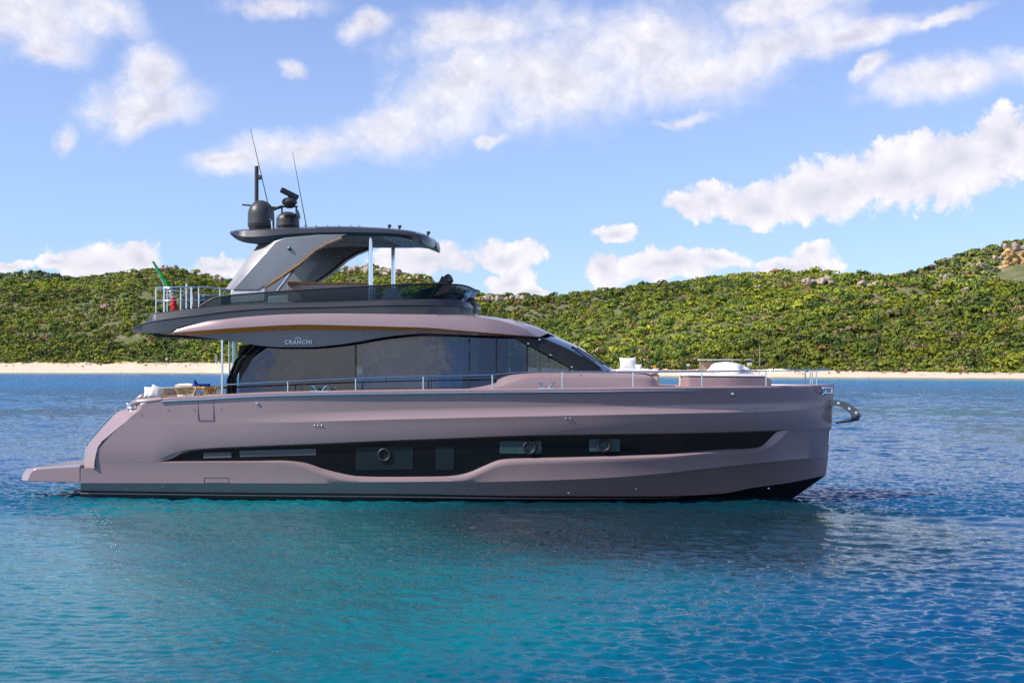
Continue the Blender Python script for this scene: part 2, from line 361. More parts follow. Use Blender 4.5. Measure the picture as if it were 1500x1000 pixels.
hh = q.m('ADD', q.m('ADD', q.m('MULTIPLY', n1, .8), q.m('MULTIPLY', n2, .5)), q.m('MULTIPLY', n3, q.m('MULTIPLY', AO, 1.6)))
bp = q.n('ShaderNodeBump'); bp.inputs['Strength'].default_value = 1; q.put(bp.inputs['Distance'], q.m('ADD', .03, q.m('MULTIPLY', q.n('ShaderNodeAttribute', attribute_name='open').outputs['Fac'], .30)))
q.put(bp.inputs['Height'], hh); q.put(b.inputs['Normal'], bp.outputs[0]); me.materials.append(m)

# ================================================================== LAND
rock_m = mat('granite', (.40, .31, .25), .85, var=.45, vscale=.6, bump=.8, bscale=1.2)
RIDGE = [(-1500,470),(-700,430),(-300,410),(0,409),(60,410),(110,407),(160,401),(200,396),(240,392),(275,396),(340,409),(420,404),(490,399),(520,393),(545,390),(575,396),(610,405),(650,416),(690,429),(740,434),(800,434),(830,431),(880,424),(950,416),(1050,406),(1100,401),(1180,399),(1240,403),(1300,405),(1400,409),(1500,414),(1650,420),(2100,440),(3000,470)]
rf = pchip(RIDGE); ridge_y = lambda px: np.array([rf(float(x)) for x in np.ravel(px)]).reshape(np.shape(px))
def ridge_d(px): return shore_d(px)+np.interp(px, [-1000, 0, 240, 550, 800, 1150, 1500, 2200], [500, 430, 480, 560, 520, 430, 380, 380])
def base_y(px): return np.interp(px, [-1000, 0, 300, 700, 1150, 1500, 2500], [531, 531, 530, 538, 541, 546, 548])
def base_d(px): return shore_d(px)+np.interp(px, [-1000, 0, 300, 700, 1150, 1500, 2500], [45, 45, 48, 40, 34, 34, 34])
def vnoise(x, y, sc, seed, octv=4):
    r = np.random.default_rng(seed); out = 0; amp = 1; tot = 0
    for o in range(octv):
        t = r.standard_normal((64, 64)); u = x/sc*2**o+7.3*o; v = y/sc*2**o+3.1*o; i = np.floor(u).astype(int); j = np.floor(v).astype(int)
        a = u-i; bb = v-j; a = a*a*(3-2*a); bb = bb*bb*(3-2*bb)
        out = out+amp*(t[i % 64, j % 64]*(1-a)*(1-bb)+t[(i+1) % 64, j % 64]*a*(1-bb)+t[i % 64, (j+1) % 64]*(1-a)*bb+t[(i+1) % 64, (j+1) % 64]*a*bb); tot += amp; amp *= .5
    return out/tot
rpx = np.linspace(-1500, 3000, 900); ryt = ridge_y(rpx)
def land_z(px, s):                               # s: -0.1..0 beach, 0..1 slope, >1 behind the ridge
    d0 = base_d(px); d1 = ridge_d(px); z0 = H+(HZ-base_y(px))*d0/F; z1 = H+(HZ-np.interp(px, rpx, ryt))*d1/F-1.6
    d = d0+(d1-d0)*s; X = CX+d*(FW[0]+(px-750)/F*RT[0]); Y = CY+d*(FW[1]+(px-750)/F*RT[1])
    sh_ = np.where(s < 1, np.clip(s, 0, 1)**.92, 1-.5*(np.clip(s, 1, 9)-1)**1.3)
    und = vnoise(X, Y, 90, 5)*8.5*np.clip(s*4, 0, 1)*np.clip((1.02-s)*3, 0.0, 1)
    z = z0+(z1-z0)*sh_+und
    return X, Y, z
px_g = np.linspace(-1300, 2900, 520); s_g = np.concatenate([np.linspace(0, 1, 90), np.linspace(1.05, 3, 12)])
PX, SS = np.meshgrid(px_g, s_g); X, Y, Z = land_z(PX, SS)
def grid_obj(name, X, Y, Z, mt):
    me = bpy.data.meshes.new(name); co = np.stack([X, Y, Z], -1).reshape(-1, 3).astype(np.float32); a, b_ = X.shape
    I = np.arange(a*b_).reshape(a, b_); fast_mesh(me, co, np.stack([I[:-1, :-1], I[:-1, 1:], I[1:, 1:], I[1:, :-1]], -1).reshape(-1, 4))
    o = bpy.data.objects.new(name, me); scene.collection.objects.link(o); me.materials.append(mt); return o
def groundmat():
    m = bpy.data.materials.new('scrub_ground'); m.use_nodes = True; q = G(m.node_tree); b = m.node_tree.nodes['Principled BSDF']
    p = q.n('ShaderNodeNewGeometry').outputs['Position']
    c = q.mix(q.ramp(q.noise(p, .08, 6, .6), .4, .62), (.12, .145, .045), (.19, .18, .09))
    c = q.mix(q.ramp(q.noise(p, .03, 7, .65), .6, .68), c, (.38, .30, .23)); q.put(b.inputs['Base Color'], c); b.inputs['Roughness'].default_value = .95
    bp = q.n('ShaderNodeBump'); bp.inputs['Distance'].default_value = 1.5; q.put(bp.inputs['Height'], q.noise(p, .5, 6, .6)); q.put(b.inputs['Normal'], bp.outputs[0]); return m
gm = groundmat()
hill = grid_obj('hillside', X, Y, Z, gm); tag(hill, 'scrub covered coastal hillside behind the beach', 'hillside', kind='structure')
# beach
sb = np.linspace(0, 1, 26); PX, SB = np.meshgrid(px_g, sb)
d = shore_d(PX)-14+(base_d(PX)+8-shore_d(PX)+14)*SB; z0 = H+(HZ-base_y(PX))*base_d(PX)/F
X = CX+d*(FW[0]+(PX-750)/F*RT[0]); Y = CY+d*(FW[1]+(PX-750)/F*RT[1])
tt = (d-shore_d(PX))/(base_d(PX)-shore_d(PX)); Z = np.where(tt < 0, tt*1.0, z0*np.clip(tt, 0, 1.2)**.8)+vnoise(X, Y, 14, 8)*.28*np.clip(tt, 0, 1)*(1+np.clip(tt, 0, 1))+.25*np.clip(tt-1.02, 0, 1)
m = bpy.data.materials.new('pale_sand'); m.use_nodes = True; q = G(m.node_tree); b = m.node_tree.nodes['Principled BSDF']
p = q.n('ShaderNodeNewGeometry').outputs['Position']
c = q.mix(q.noise(p, .25, 6, .7), (.60, .46, .32), (.80, .65, .48)); c = q.mix(q.ramp(q.noise(p, .12, 6, .7), .62, .68), c, (.25, .19, .11))
sz_ = q.n('ShaderNodeSeparateXYZ'); q.put(sz_.inputs[0], p); wet = q.ramp(q.m('ADD', sz_.outputs[2], q.m('MULTIPLY', q.noise(p, .1, 4), .5)), .35, .75, 1, 0)
c = q.mix(wet, c, (.30, .23, .15)); q.put(b.inputs['Base Color'], c); b.inputs['Roughness'].default_value = .95
beach = grid_obj('beach', X, Y, Z, m); tag(beach, 'long strip of pale sand at the water edge', 'beach', kind='structure')
# distant hills
def far_hill(name, tabl, dist, depth, lab, seed):
    f = pchip(tabl); px = np.linspace(tabl[0][0], tabl[-1][0], 200); s = np.linspace(0, 1.6, 60); PX, S = np.meshgrid(px, s)
    yy = np.array([f(float(v)) for v in px]); top = H+(HZ-np.interp(PX, px, yy))*dist/F
    dd = dist-depth*(1-S); X = CX+dd*(FW[0]+(PX-750)/F*RT[0]); Y = CY+dd*(FW[1]+(PX-750)/F*RT[1])
    hz = np.where(S < 1, S**.9, 1-.6*(S-1)); Z = top*hz+vnoise(X, Y, 160, seed)*9*np.clip((1-S)*3, 0, 1)*np.clip(S*3, 0, 1)
    o = grid_obj(name, X, Y, Z-1.5, gm); tag(o, lab, 'hill', kind='structure')
    fn = lambda P_, S_: (CX+(dist-depth*(1-S_))*(FW[0]+(P_-750)/F*RT[0]), CY+(dist-depth*(1-S_))*(FW[1]+(P_-750)/F*RT[1]))
    def zf(P_, S_):
        x, y = fn(P_, S_); t_ = H+(HZ-np.interp(P_, px, yy))*dist/F
        return x, y, t_*np.where(S_ < 1, S_**.9, 1-.6*(S_-1))+vnoise(x, y, 160, seed)*9*np.clip((1-S_)*3, 0, 1)*np.clip(S_*3, 0, 1)-1.5
    return zf
zfR = far_hill('distant_hill', [(1180,470),(1260,425),(1320,403),(1350,396),(1400,377),(1450,362),(1500,351),(1560,345),(1650,352),(1800,400),(2000,450)], 1450, 420, 'higher scrub covered hill with ochre cliffs at the right', 31)
zfL = far_hill('distant_hill', [(-500,430),(-200,408),(-60,405),(0,404),(25,401),(45,398),(65,402),(90,405),(130,412),(250,440),(400,470)], 2300, 500, 'faint far hill showing over the left ridge', 32)

# ---- shrubs: one uncountable mass
def shrubs(name, X, Y, Z, rad_, ncl, leaf, lab, colmul=1., seed=3, parent=None, as_stuff=True, cols=None):
    r = np.random.default_rng(seed); n = len(X)
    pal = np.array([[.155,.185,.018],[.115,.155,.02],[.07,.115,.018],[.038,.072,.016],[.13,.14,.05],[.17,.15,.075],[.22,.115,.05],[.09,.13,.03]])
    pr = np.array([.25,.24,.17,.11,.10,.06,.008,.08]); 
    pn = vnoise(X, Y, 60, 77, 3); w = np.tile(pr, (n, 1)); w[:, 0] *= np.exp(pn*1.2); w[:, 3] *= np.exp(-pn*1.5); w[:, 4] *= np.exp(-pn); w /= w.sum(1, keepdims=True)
    pick = (w.cumsum(1) < r.random((n, 1))).sum(1).clip(0, 7); bc = pal[pick]*(.8+.45*r.random((n, 1)))*np.exp(.36*vnoise(X, Y, 130, 99, 3))[:, None]*colmul*np.array([1.42, 1.30, 1.15])  # broad noise paints shade patches over the random shrub tones
    # each shrub: several lobes, leaf clumps over their surfaces
    L = 5; lob = r.normal(size=(n, L, 3)); lob /= np.linalg.norm(lob, axis=2, keepdims=True); lob[:, :, 2] = np.abs(lob[:, :, 2])*.7
    lob = lob*rad_[:, None, None]*.55; lr = rad_[:, None]*(.42+.25*r.random((n, L)))
    li = r.integers(0, L, (n, ncl)); dv = r.normal(size=(n, ncl, 3)); dv /= np.linalg.norm(dv, axis=2, keepdims=True); dv[:, :, 2] = np.where(dv[:, :, 2] < -.3, -dv[:, :, 2], dv[:, :, 2])
    cen = np.take_along_axis(lob, li[:, :, None], 1)+dv*np.take_along_axis(lr, li, 1)[:, :, None]*(.8+.3*r.random((n, ncl, 1)))
    base = np.stack([X, Y, Z+rad_*.35], -1)[:, None]; cen = cen*np.array([1.12, 1.12, .78])+base
    nr = dv+r.normal(size=dv.shape)*.28; nr /= np.linalg.norm(nr, axis=2, keepdims=True)
    t = np.cross(nr, r.normal(size=nr.shape)); t /= np.linalg.norm(t, axis=2, keepdims=True); bb = np.cross(nr, t)
    sz = (leaf*rad_[:, None]*(.6+.8*r.random((n, ncl))))[:, :, None]
    v = np.stack([cen-t*sz-bb*sz*.7, cen+t*sz*.8-bb*sz*.75, cen+t*sz+bb*sz*.7+nr*sz*.2, cen-t*sz*.7+bb*sz*.8], 2).reshape(-1, 3).astype(np.float32)
    quads = np.arange(len(v)).reshape(-1, 4); me = bpy.data.meshes.new(name); fast_mesh(me, v, quads, False)
    lc = bc[:, None, :]*(.84+.32*r.random((n, ncl, 1))); lc = np.repeat(lc.reshape(-1, 3), 4, 0); rgba = np.concatenate([lc, np.ones((len(lc), 1))], 1).astype(np.float32)
    at = me.attributes.new('leafcol', 'FLOAT_COLOR', 'POINT'); at.data.foreach_set('color', rgba.ravel())
    me.materials.append(leafm); o = bpy.data.objects.new(name, me); scene.collection.objects.link(o)
    if as_stuff: tag(o, lab, 'shrubs', kind='stuff')
    return o
leafm = bpy.data.materials.new('scrub_leaves'); leafm.use_nodes = True; q = G(leafm.node_tree); b = leafm.node_tree.nodes['Principled BSDF']
q.put(b.inputs['Base Color'], q.n('ShaderNodeAttribute', attribute_name='leafcol').outputs['Color']); b.inputs['Roughness'].default_value = .7; b.inputs['Specular IOR Level'].default_value = .2
r = np.random.default_rng(12); n = 29000
px = r.uniform(-170, 1670, n); s = r.random(n)**1.15*1.03
keep = (vnoise(px, s*900, 60, 41, 3) < 1.05); px, s = px[keep], s[keep]
X, Y, Z = land_z(px, s); dd = base_d(px)+(ridge_d(px)-base_d(px))*s
rd = np.clip(1.55*np.exp(r.normal(size=len(px))*.40), .6, 4.5)*(.8+dd/2600)
shrubs('maquis_scrub', X, Y, Z-.3, rd, 78, .15, 'dense green maquis scrub covering the hillside', seed=5)
# verge of low green plants right behind the sand
n = 1500; px = r.uniform(-170, 1670, n); s = r.uniform(-.02, .02, n); X, Y, Z = land_z(px, s)
shrubs('beach_scrub', X, Y, Z-.2, .7+1.1*r.random(n), 60, .2, 'low bright green scrub along the top of the sand', 1.15, seed=6)
n = 520; px = r.uniform(-170, 1670, n); u = 1.02-.55*r.random(n)**2.2; dq = shore_d(px)+(base_d(px)-shore_d(px))*u
zq = (H+(HZ-base_y(px))*base_d(px)/F)*u**.8; X = CX+dq*(FW[0]+(px-750)/F*RT[0]); Y = CY+dq*(FW[1]+(px-750)/F*RT[1])
shrubs('dune_tufts', X, Y, zq-.1, .25+.75*r.random(n)**2, 40, .2, 'dry tufts and seaweed scattered over the upper beach', np.array([.9, .6, 1.2]), seed=16)
n = 2600; px = r.uniform(1200, 1800, n); s = r.uniform(.35, 1.02, n); k = ~((px > 1462) & (px < 1530) & (s > .66) & (s < .93)); px, s = px[k], s[k]
X, Y, Z = zfR(px, s); shrubs('far_scrub', X, Y, Z, 2.6+2.4*r.random(len(px)), 46, .24, 'scrub on the higher hill at the right', np.array([.80, .74, 1.5]), seed=8)  # leaf colour greyed to stand for haze
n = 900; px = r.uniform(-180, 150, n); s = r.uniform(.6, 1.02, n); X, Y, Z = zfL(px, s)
shrubs('far_scrub', X, Y, Z, 3.5+3*r.random(n), 34, .26, 'scrub on the faint far hill at the left', np.array([.7, .75, 2.2]), seed=9)  # blue haze painted into the leaf colour

# ---- granite outcrops
def boulder(mb, c, rx_, ry_, rz_, seed, sub=3):
    bm = bmesh.new(); bmesh.ops.create_icosphere(bm, subdivisions=sub, radius=1); rr = np.random.default_rng(seed)
    pl = rr.normal(size=(9, 3)); pl /= np.linalg.norm(pl, axis=1, keepdims=True); off = .62+.3*rr.random(9); a = rr.random()*6
    vs = []
    for v in bm.verts:
        p = np.array(v.co)
        for i in range(9):
            e = p @ pl[i]-off[i]
            if e > 0: p = p-pl[i]*e*.9
        p = p*(1+.05*math.sin(p[0]*7+a)+.05*math.sin(p[2]*9+a*2)); x, y = p[0]*rx_, p[1]*ry_
        vs.append((c[0]+x*math.cos(a)-y*math.sin(a), c[1]+x*math.sin(a)+y*math.cos(a), c[2]+p[2]*rz_))
    mb.add(vs, [tuple(v.index for v in f.verts) for f in bm.faces]); bm.free()
def outcrop(px0, py0, wpx, hpx, nb_, label, zf=None, mt=None, vs_=0):
    # walk up the slope until the bearing/height meets
    fn = zf or land_z; best = None
    for s_ in np.linspace(.02, 1.0, 200):
        x, y, z = fn(np.array([float(px0)]), np.array([s_])); dd_ = pxd(x[0], y[0])[1]; yy = HZ+(H-z[0])*F/dd_
        if best is None or abs(yy-py0) < best[0]: best = (abs(yy-py0), x[0], y[0], z[0], dd_)
    _, x, y, z, dd_ = best; sc = dd_/F; mb = MB(); rr = random.Random(int(px0*7+py0))
    boulder(mb, (x, y-2.5, z+.6), wpx*.36*sc, 2.5, max(hpx*.35, vs_*.4)*sc, int(px0), 3)
    for i in range(nb_):
        u = rr.uniform(-.5, .5)*(1 if nb_ > 6 else .5); ss = rr.uniform(.18, .42)*hpx*sc
        boulder(mb, (x+RT[0]*u*wpx*sc+rr.uniform(-1, 1), y+RT[1]*u*wpx*sc-2-rr.uniform(0, 3), z+1.2+(rr.uniform(-.2, .45)*hpx*(1-abs(u))+rr.uniform(-.5, .5)*vs_)*sc), ss*rr.uniform(.9, 1.6), ss*rr.uniform(.8, 1.4), ss*rr.uniform(.8, 1.3), rr.randint(0, 9999))
    tag(mb.build('rock_outcrop', mt or rock_m, None, smooth=28, loc=(x, y, z)), label, 'rocks', 'granite outcrops on the hills')
ochre = mat('ochre_cliff', (.52, .33, .14), .9, var=.35, vscale=.08, bump=.9, bscale=.3)
for a in [(1200,417,44,14,9,'widest row of pale granite boulders near the top of the right hill'),(1272,421,34,12,7,'granite boulders right of the widest boulder row'),
          (1312,424,30,14,8,'tall granite boulders in the gap below the ridge saddle'),(1385,424,46,15,10,'granite outcrop low on the ridge below the cliff hill'),(1410,432,20,10,4,'small granite outcrop just below the low ridge outcrop'),
          (1375,446,16,7,4,'small pale rocks lower than the other right hill outcrops'),(1110,425,16,7,4,'lone small rocks left of the widest boulder row'),
          (245,394,40,8,8,'rocky crest on the summit left of the yacht arch'),(322,414,24,16,7,'pink granite crag just left of the yacht arch'),(155,451,18,8,4,'lone pale boulders halfway up the left hill'),
          (522,398,40,12,9,'rocky crag seen under the hardtop left of the pole'),(560,402,50,15,11,'rocky summit seen under the hardtop between the poles'),(600,410,40,9,8,'low rocks seen under the hardtop right of the poles'),
          (735,443,60,14,12,'granite slabs on the slope just right of the flybridge'),(760,452,40,8,7,'lower granite slabs right of the flybridge'),(1019,404,8,5,3,'tiny pale rocks at the skyline above the foredeck')]:
    outcrop(*a)
outcrop(1498, 384, 62, 13, 70, 'ochre cliff face on the high hill at the right edge', zfR, ochre, 30)
outcrop(1490, 366, 40, 12, 9, 'granite crest above the ochre cliff', zfR)
outcrop(1436, 392, 26, 9, 6, 'granite rocks left of the ochre cliff', zfR)
outcrop(1462, 380, 16, 8, 7, 'pale rocks on the slope just left of the ochre cliff', zfR)
outcrop(1446, 366, 14, 6, 5, 'small rocks near the skyline of the high hill', zfR)
outcrop(1410, 396, 16, 6, 5, 'small rocks halfway up the high hill', zfR)
outcrop(1382, 408, 20, 8, 5, 'granite rocks at the left foot of the high hill', zfR)
# ================================================================== YACHT
yacht = empty('yacht', (0, 0, 0), 'large mauve and black motor yacht with flybridge moored side on in the bay', 'yacht')
NS = 170
ws = pchip([(0,2.62),(.12,2.72),(.3,2.82),(.55,2.85),(.68,2.8),(.78,2.6),(.86,2.2),(.92,1.65),(.96,1.05),(.985,.5),(1,.02)])
ww = pchip([(0,2.24),(.3,2.36),(.55,2.31),(.7,1.93),(.8,1.45),(.88,.95),(.94,.5),(.98,.18),(1,.01)])
SHEER = [(205,592.5),(218,588.5),(236,584.5),(300,581),(400,576),(600,572.5),(800,570.5),(1000,568.5),(1180,566.5),(1222,565)]
CREASE = [(186,621),(430,618),(560,614.5),(760,610),(960,606),(1100,603),(1219,598)]
WU = [(138.5,677),(228,677),(236,672),(250,665),(266,660),(291,657),(380,652.5),(492,648),(560,645),(667,641),(773,637),(960,634.5),(1120,630.5),(1158,628),(1218,626)]
WL = [(138.5,677),(228,677),(234,677.3),(300,677),(412,677),(430,678),(444,681),(476,692),(500,698),(524,701),(560,702),(667,700),(688,696),(709,687),(733,678),(747,676),(827,673.5),(960,669.5),(1057,662),(1110,659),(1122,656),(1136,649),(1148,638),(1158,628),(1218,626)]
CH = [(118,707),(560,707.5),(667,706.5),(773,704),(880,700),(960,694),(1080,681),(1213,668)]
KB = [(118,718),(300,720.5),(620,723.5),(773,726),(960,726.5),(1057,722.5),(1103,714),(1150,707.5),(1209.5,696)]
def hc(tb, a, xs, xe, n=NS, dw=None):
    f = tab(tb); out = []
    for i in range(n):
        t = i/(n-1); p = 118+(1222-118)*t
        if p < 300: p = xs+(p-118)*(300-xs)/182
        elif p > 1100: p = 1100+(p-1100)*(xe-1100)/122
        tt = (p-118)/(xe-118); w = (1-a)*ws(tt)+a*ww(tt)
        if dw: w = max(w+dw(p)*min(1, (xe-p)/60+.0), .01)
        out.append(P(p, f(p), -w))
    return out
conc = pchip([(118,0),(330,0),(560,1),(1000,1),(1222,.2)])
c_sh = hc(SHEER, 0, 205, 1222)
c_s2 = hc([(x, y+8) for x, y in SHEER], .02, 205.5, 1221.5, dw=lambda p: -.012*conc(p))
c_s3 = hc([(x, y-15) for x, y in CREASE], .04, 197, 1220.5, dw=lambda p: -.085*conc(p))
c_s4 = hc([(x, y-8) for x, y in CREASE], .06, 188.5, 1220, dw=lambda p: -.075*conc(p))
c_s5 = hc([(x, y-3.5) for x, y in CREASE], .065, 184, 1220, dw=lambda p: -.03*conc(p))
c_cr = hc(CREASE, .07, 180, 1219, dw=lambda p: .015*conc(p))
c_cr2 = hc([(x, y+1.2) for x, y in CREASE], .072, 179, 1219, dw=lambda p: .010*conc(p))
_cr, _wu = pchip(CREASE), pchip(WU)
c_m1 = hc(lambda x: _cr(x)*2/3+_wu(x)/3+1, .11, 157.5, 1218.8, dw=lambda p: -.012*conc(p))
c_m2 = hc(lambda x: _cr(x)/3+_wu(x)*2/3, .15, 142, 1218.4, dw=lambda p: -.02*conc(p))
c_u0 = hc([(x, y-1.3) for x, y in WU], .235, 138.8, 1218, dw=lambda p: -.03*conc(p))
c_u = hc(WU, .25, 138.5, 1218, dw=lambda p: -.03*conc(p))
c_l = hc(WL, .25, 138.5, 1218, dw=lambda p: -.03*conc(p))
c_l2 = hc([(x, y+1.3) for x, y in WL], .26, 138.2, 1217.8, dw=lambda p: -.022*conc(p))
lf = tab(WL); cf = tab(CH)
c_w1 = hc([(x, min(lf(x)+5 if x > 400 else 684.5, cf(x)-2)) for x in range(118, 1219, 10)], .29, 138, 1216)
c_w2 = hc([(x, min(lf(x)+6 if x > 400 else 686, cf(x)-1.5)) for x in range(118, 1219, 10)], .30, 118, 1215.5)
c_ch = hc(CH, .36, 118, 1213)
c_c2 = hc([(x, y+1.2) for x, y in CH], .41, 118, 1213)
c_kb = hc(KB, .92, 118, 1209.5)
hull = MB(); 
near1 = [c_sh, c_s2, c_s3, c_s4, c_s5, c_cr, c_cr2, c_m1, c_m2, c_u0, c_u]; near2 = [c_l, c_l2, c_w1, c_w2, c_ch, c_c2, c_kb]
for sgn in (0, 1):
    f = mir if sgn else (lambda c: c)
    hull.loft([f(c) for c in near1]); hull.loft([f(c) for c in near2])
    # close the slit beyond the window tips
# stern chamfers and transom
inner = [c_sh[0], P(206, 600, -2.64), P(198, 606, -2.64), P(186, 615.8, -2.64), P(168, 630.6, -2.63), P(149.5, 646, -2.62), P(143, 655, -2.61), P(140, 667, -2.6), P(138.3, 676.5, -2.6), P(138, 686, -2.6)]
outer = [P(186, 599, -2.2), P(182, 600, -2.2), P(177, 601, -2.2), P(168.5, 606, -2.2), P(152, 624, -2.2), P(130.5, 649, -2.2), P(127, 655, -2.2), P(125, 664, -2.2), P(124, 676, -2.2), P(123, 686, -2.2)]
# side panel between the hull curves' ends and the chamfer edge
aft = [c[0] for c in near1+near2[:4]]
hull.add(inner, []); 
for sgn in (0, 1):
    f = mir if sgn else (lambda c: list(c)); hull.loft([f(inner), f(outer)])
hull.loft([outer, mir(outer)])
low = [c[0] for c in (c_w2, c_ch, c_c2, c_kb)]; hull.loft([low, mir(low)])
hull.loft([[c_w1[0], c_w2[0]], [outer[-1], P(118, 686, -2.2)]]).loft([mir([c_w1[0], c_w2[0]]), mir([outer[-1], P(118, 686, -2.2)])])
hull.loft([[outer[-1], P(118, 686, -2.2)], mir([outer[-1], P(118, 686, -2.2)])])
HULL = hull.build('hull', M['pink'], yacht, smooth=30)
# recessed ledge round the glass
def inset(c, dy): return [(x, y+dy, z) for x, y, z in c]
GU = [(138.5,676.3),(228,677),(250,672),(266,664),(291,659),(380,654.5),(492,650),(560,647),(667,643),(773,639),(960,636),(1138,631.5),(1142,630.5),(1158,629),(1218,626.2)]
GL = [(138.5,676.6),(228,677.1),(253,675.5),(300,675),(380,674.5),(412,674),(444,677),(476,687),(500,693),(524,697),(560,698),(640,697.5),(667,696),(688,691),(709,682),(733,673),(747,671.5),(827,669.5),(960,665.5),(1057,658.5),(1105,656),(1114,654),(1124,646),(1140,631.5),(1158,629.1),(1218,626.3)]
dep = pchip([(118,0),(228,0),(262,.10),(400,.15),(1100,.16),(1150,.05),(1158,0),(1222,0)])
g_u = hc(GU, .25, 138.5, 1218, dw=lambda p: -.03*conc(p)-dep(p)); g_l = hc(GL, .25, 138.5, 1218, dw=lambda p: -.03*conc(p)-dep(p))
MB().loft([c_u, g_u]).twin().build('window_surround', M['pink'], HULL, smooth=25)
MB().loft([g_l, c_l]).twin().build('window_ledge', M['pink'], HULL, smooth=25)
i0 = next(i for i, p in enumerate(g_u) if pxd(p[0], p[1])[0] > 240); i1 = next(i for i, p in enumerate(g_u) if pxd(p[0], p[1])[0] > 1141)
MB().loft([g_u, g_l]).twin().build('hull_window', M['glassdark'], HULL, smooth=30)
# dark blade ahead of the window
# lighter panes and round ports lying in the long hull window
def wy(px): t = (px-118)/(1218-118); return -(.75*ws(t)+.25*ww(t))+.03*conc(px)+dep(px)
def pane(x0, y0, x1, y1, r_=3, name='hull_pane', mt='glasspane', dy=-.012, slant=0):
    pts = []
    for cx_, cy_, a0 in ((x1-r_, y0+r_, -90), (x1-r_, y1-r_, 0), (x0+r_, y1-r_, 90), (x0+r_, y0+r_, 180)):
        for k in range(5): a = R(a0+22.5*k); pts.append((cx_+r_*math.cos(a), cy_+r_*math.sin(a)))
    pts = [(x, y+slant*(x-x0)/(x1-x0)) for x, y in pts]; n = len(pts)
    a = [P(x, y, wy(x)+dy) for x, y in pts]; b_ = [P(x, y, wy(x)+.05) for x, y in pts]
    m_ = MB().add(a+b_, [tuple(range(n))]+[(i, i+n, (i+1) % n+n, (i+1) % n) for i in range(n)]); return m_.build(name, M[mt], HULL, smooth=20)
def ring_at(px, py, R0, r0, mt, name, Yf=None, par=None, n=28):
    c = P(px, py, wy(px)-.03 if Yf is None else Yf); mb = MB(); ns = 10; vs = []; fs = []
    for i in range(n):
        a = 2*math.pi*i/n
        for k in range(ns):
            bq = 2*math.pi*k/ns; rr_ = R0+r0*math.cos(bq); vs.append((c[0]+rr_*math.cos(a), c[1]+r0*math.sin(bq), c[2]+rr_*math.sin(a)))
    for i in range(n):
        for k in range(ns): fs.append((i*ns+k, ((i+1) % n)*ns+k, ((i+1) % n)*ns+(k+1) % ns, i*ns+(k+1) % ns))
    return mb.add(vs, fs).build(name, M[mt], par or HULL)
M['vent'] = mat('vent_mesh', (.10, .105, .11), .5, .4, var=.6, vscale=25, bump=.5, bscale=90)
M['cabin_light'] = mat('pale_cabin_pane', (.035, .07, .072), .1, 0, 0, var=.5, vscale=3, bump=.1, bscale=15, spec=.2)
pane(298, 663, 339, 671, 1, 'vent_grille', 'vent', slant=-1); pane(351, 660, 463, 669, 1, 'vent_grille', 'vent', slant=-3)
pane(521, 655, 605, 688, 2, slant=-1); pane(638, 654, 665, 688, 2); pane(732, 646, 793, 664, 2, mt='cabin_light'); pane(863, 643, 908, 661, 2, mt='cabin_light', slant=-.5)
pane(1006, 641, 1050, 655, 2, slant=-1, mt='glassdark'); pane(1072, 639, 1095, 652, 2, mt='glassdark')
for px_, py_ in ((563, 666), (776, 655.5), (885, 652)):
    ring_at(px_, py_, .17, .045, 'rubber', 'porthole_ring')
# rub rail, gunwale cap
gunf = tab([(x, y+3.0) for x, y in SHEER])
rail = hc([(x, y+4) for x, y in SHEER], 0, 236, 1207, dw=lambda p: .022)
MB().tube(rail, .028, 8).twin().build('rub_rail', M['steel'], HULL)
cap_o = hc(SHEER, 0, 205, 1222, dw=lambda p: -.0); 
def capc(dw, dz): return [(x, min(y+dw, -.005), z+dz) for x, y, z in c_sh]
MB().loft([capc(.0, .0), capc(.02, .035), capc(.07, .05), capc(.13, .045), capc(.15, .0), capc(.15, -.12)]).twin().build('gunwale', M['pink'], HULL, smooth=60)
# nose of the bulwark at the stern
nose = [P(192, 594, -2.35), P(196, 590, -2.5), P(204, 588.5, -2.58), P(218, 587.5, -2.62), P(238, 584.6, -2.66)]
MB().tube(nose, [.06, .09, .10, .095, .07], 12).twin().build('bulwark_nose', M['pink'], HULL)
# antifouling below the boot line
n_ = NS; wl = []; kl = []; kc = []
for i in range(n_):
    t = i/(n_-1); p = 118+(1162-118)*t; tt = t; w = ww(tt); m_ = (p-750)/F
    X_, Y_, _ = P(p, 700, -w); wl.append((X_, Y_, -0.1)); wl2 = None
    X_, Y_, _ = P(118+(1140-118)*t, 700, -w*.8); kl.append((X_, Y_, -.55)); X_, _, _ = P(118+(1125-118)*t, 700, 0); kc.append((X_, 0., -.9))
AF = MB().loft([c_kb, wl, kl, kc]).mirror()
af_low = [c_kb[0], wl[0], kl[0], kc[0]]; AF.loft([af_low, mir(af_low)])
AF.build('antifouling', M['antifoul'], HULL, smooth=35)
def lerp3(a, b, t): return [tuple(a[k][j]*(1-t)+b[k][j]*t for j in range(3)) for k in range(len(a))]
st = [(x, y-.012, z) for x, y, z in lerp3(c_kb, wl, .30)][:138]; sb_ = [(x, y-.012, z) for x, y, z in lerp3(c_kb, wl, .46)][:138]
MB().loft([st, sb_]).twin().build('boot_stripe', M['pink'], HULL)
